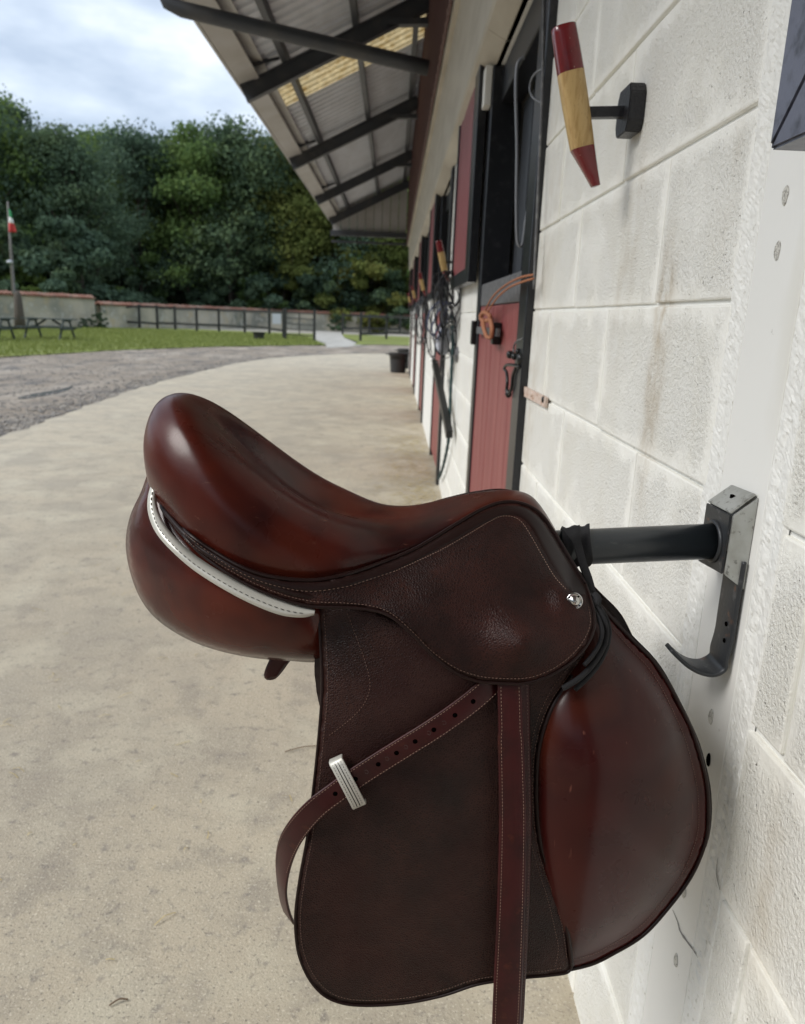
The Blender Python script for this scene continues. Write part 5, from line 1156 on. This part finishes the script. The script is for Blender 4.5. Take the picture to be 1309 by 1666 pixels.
for i, m_ in enumerate(('leaf_b', 'leaf_a', 'leaf_c')):
    me, cen = leaf_mesh('foliage', 5, 3.0, 26, 9000, 80+i, M[m_], .05, .26); BU.append((5, me, trunk_mesh(4, cen, 20+i, M['bark'], .07)))
KIND = ['green broadleaf', 'dark bluish green', 'tall dark high crowned', 'yellow green autumn tinted', 'bright light green', 'thin crowned']
def plant(px_, y, v, sc, lab, bush=False, grp='trees of the wood behind the yard'):
    h, cm, tm = (BU if bush else VAR)[v]; p = fpt(px_, y); root = empty('understory_bush' if bush else 'broadleaf_tree', (p[0], y, -.05), lab, 'bush' if bush else 'tree', grp)
    rz = random.random()*6.28
    for nm, me in (('trunk' if not bush else 'stem', tm), ('crown' if not bush else 'foliage', cm)):
        o = bpy.data.objects.new(nm, me); C.objects.link(o); o.parent = root
    root.rotation_euler = (0, 0, rz); root.scale = (sc*random.uniform(.92, 1.08), sc*random.uniform(.92, 1.08), sc); return root
LM = [(-40, 'beyond the left edge picnic table'), (10, 'behind the flagpole'), (52, 'just right of the flagpole'), (95, 'behind the whole picnic table'), (140, 'above the end of the tall wall'), (185, 'above the step between the two walls'), (232, 'above the leftmost fence posts'),
      (275, 'behind the middle of the left fence'), (325, 'left of the small lawn bucket'), (372, 'above the small lawn bucket'), (420, 'between lawn bucket and gate'), (465, 'directly above the open gate'), (512, 'above the pale path'), (560, 'under the canopy corner'), (610, 'above the right hand fence'), (660, 'at the end of the stables'), (715, 'hidden mostly by the stables')]
va = [2, 5, 0, 1, 2, 0, 1, 4, 0, 1, 2, 3, 3, 1, 3, 3, 0]
for k, (px_, where) in enumerate(LM):                          # front row
    yy = 54+k*.5+random.uniform(-1, 1) if px_ < 160 else 67+random.uniform(-2, 2); v = va[k]
    hh = 15.4 if px_ < 30 else (13.4 if px_ < 160 else 16.2+random.uniform(-.9, 1.0)); hh *= .9 if px_ > 540 else 1
    plant(px_, yy, v, hh/VAR[v][0], KIND[v]+' tree in the front row '+where)
vb = [5, 1, 2, 4, 0, 5, 2, 0, 4, 2, 1, 5, 0, 3, 2, 0, 1]
for k, (px_, where) in enumerate(LM):                          # second row, crowns showing above the first
    v = vb[k]; yy = 76+random.uniform(-3, 3); hh = 17.5+random.uniform(-1.3, 1.0); hh *= (1.18 if px_ < 12 else 1.0)
    plant(px_+22, yy, v, hh/VAR[v][0], KIND[v]+' tree of the second row, crown rising '+where)
for k in range(18):
    v = random.choice([0, 1, 2]); plant(-70+k*46, 92+random.uniform(-4, 4), v, 20.0/VAR[v][0]*random.uniform(.9, 1.0), 'deep wood tree of the third row '+min(LM, key=lambda q: abs(q[0]+(-70+k*46)*-1))[1]+(' left one' if k % 2 else ''))
for k in range(22):
    px_ = -50+k*36; yy = (51 if px_ < 150 else 64.5+random.uniform(0, 1.6)); v = [0, 0, 0, 1, 0][k % 5] if px_ < 480 else [2, 0, 1][k % 3]
    plant(px_, yy, v, random.uniform(.8, 1.5), ['dense dark bush', 'spreading bush', 'tall leafy bush'][k % 3]+(' low ' if k % 2 else ' high ')+'under trees '+min(LM, key=lambda q: abs(q[0]-px_))[1], True, 'bushes along the foot of the wood')
for px_, y_, s_, wh in ((262, 59, .16, 'left of the fence middle'), (300, 60, .22, 'at the fence middle'), (365, 60.5, .26, 'above the lawn bucket'), (550, 61.5, .30, 'at the end of the pale path'), (158, 45.2, .2, 'at the step of the wall'), (135, 44.3, .13, 'right of the picnic table')):
    plant(px_, y_-(.0), 0, s_, 'small dark shrub against the boundary wall '+wh, True, 'small shrubs at the foot of the boundary wall')

# mass of the deeper wood, which reads as one dark body
g = np.random.default_rng(5); nl_ = 60000
pos = np.c_[g.uniform(-75, 30, nl_), g.uniform(100, 108, nl_), g.uniform(-.2, 14, nl_)]
pos2 = np.c_[g.uniform(-60, 14, 26000), g.uniform(69, 72, 26000), g.uniform(-.2, 3.6, 26000)]; 
an = g.uniform(math.radians(118), math.radians(345), 60000); rd = g.uniform(52, 60, 60000)              # the same wood closes the yard on the sides and behind
pos3 = np.c_[rd*np.cos(an), rd*np.sin(an)-6, g.uniform(-.2, 15, 60000)]; pos3 = pos3[(pos3[:, 1] < 20)]
pos = np.vstack([pos, pos3, pos2]); nl_ = len(pos)
t1 = g.normal(size=(nl_, 3)); t1 /= np.linalg.norm(t1, axis=1)[:, None]; t2 = np.cross(t1, g.normal(size=(nl_, 3))); t2 /= np.linalg.norm(t2, axis=1)[:, None]; s_ = np.r_[g.uniform(.5, 1.1, nl_-26000), g.uniform(.25, .5, 26000)][:, None]
quad = np.stack([pos-t1*s_*.5, pos-t2*s_*.4, pos+t1*s_*.5, pos+t2*s_*.4], 1).reshape(-1, 3)
me = bpy.data.meshes.new('far_wood'); me.vertices.add(nl_*4); me.vertices.foreach_set('co', quad.ravel()); me.loops.add(nl_*4); me.loops.foreach_set('vertex_index', np.arange(nl_*4)); me.polygons.add(nl_); me.polygons.foreach_set('loop_start', np.arange(0, nl_*4, 4)); me.update(calc_edges=True); me.materials.append(M['leaf_b'])
o = bpy.data.objects.new('far_wood', me); C.objects.link(o); setp(o, 'dark mass of deeper woodland behind all the trees', 'woodland', None, 'stuff')
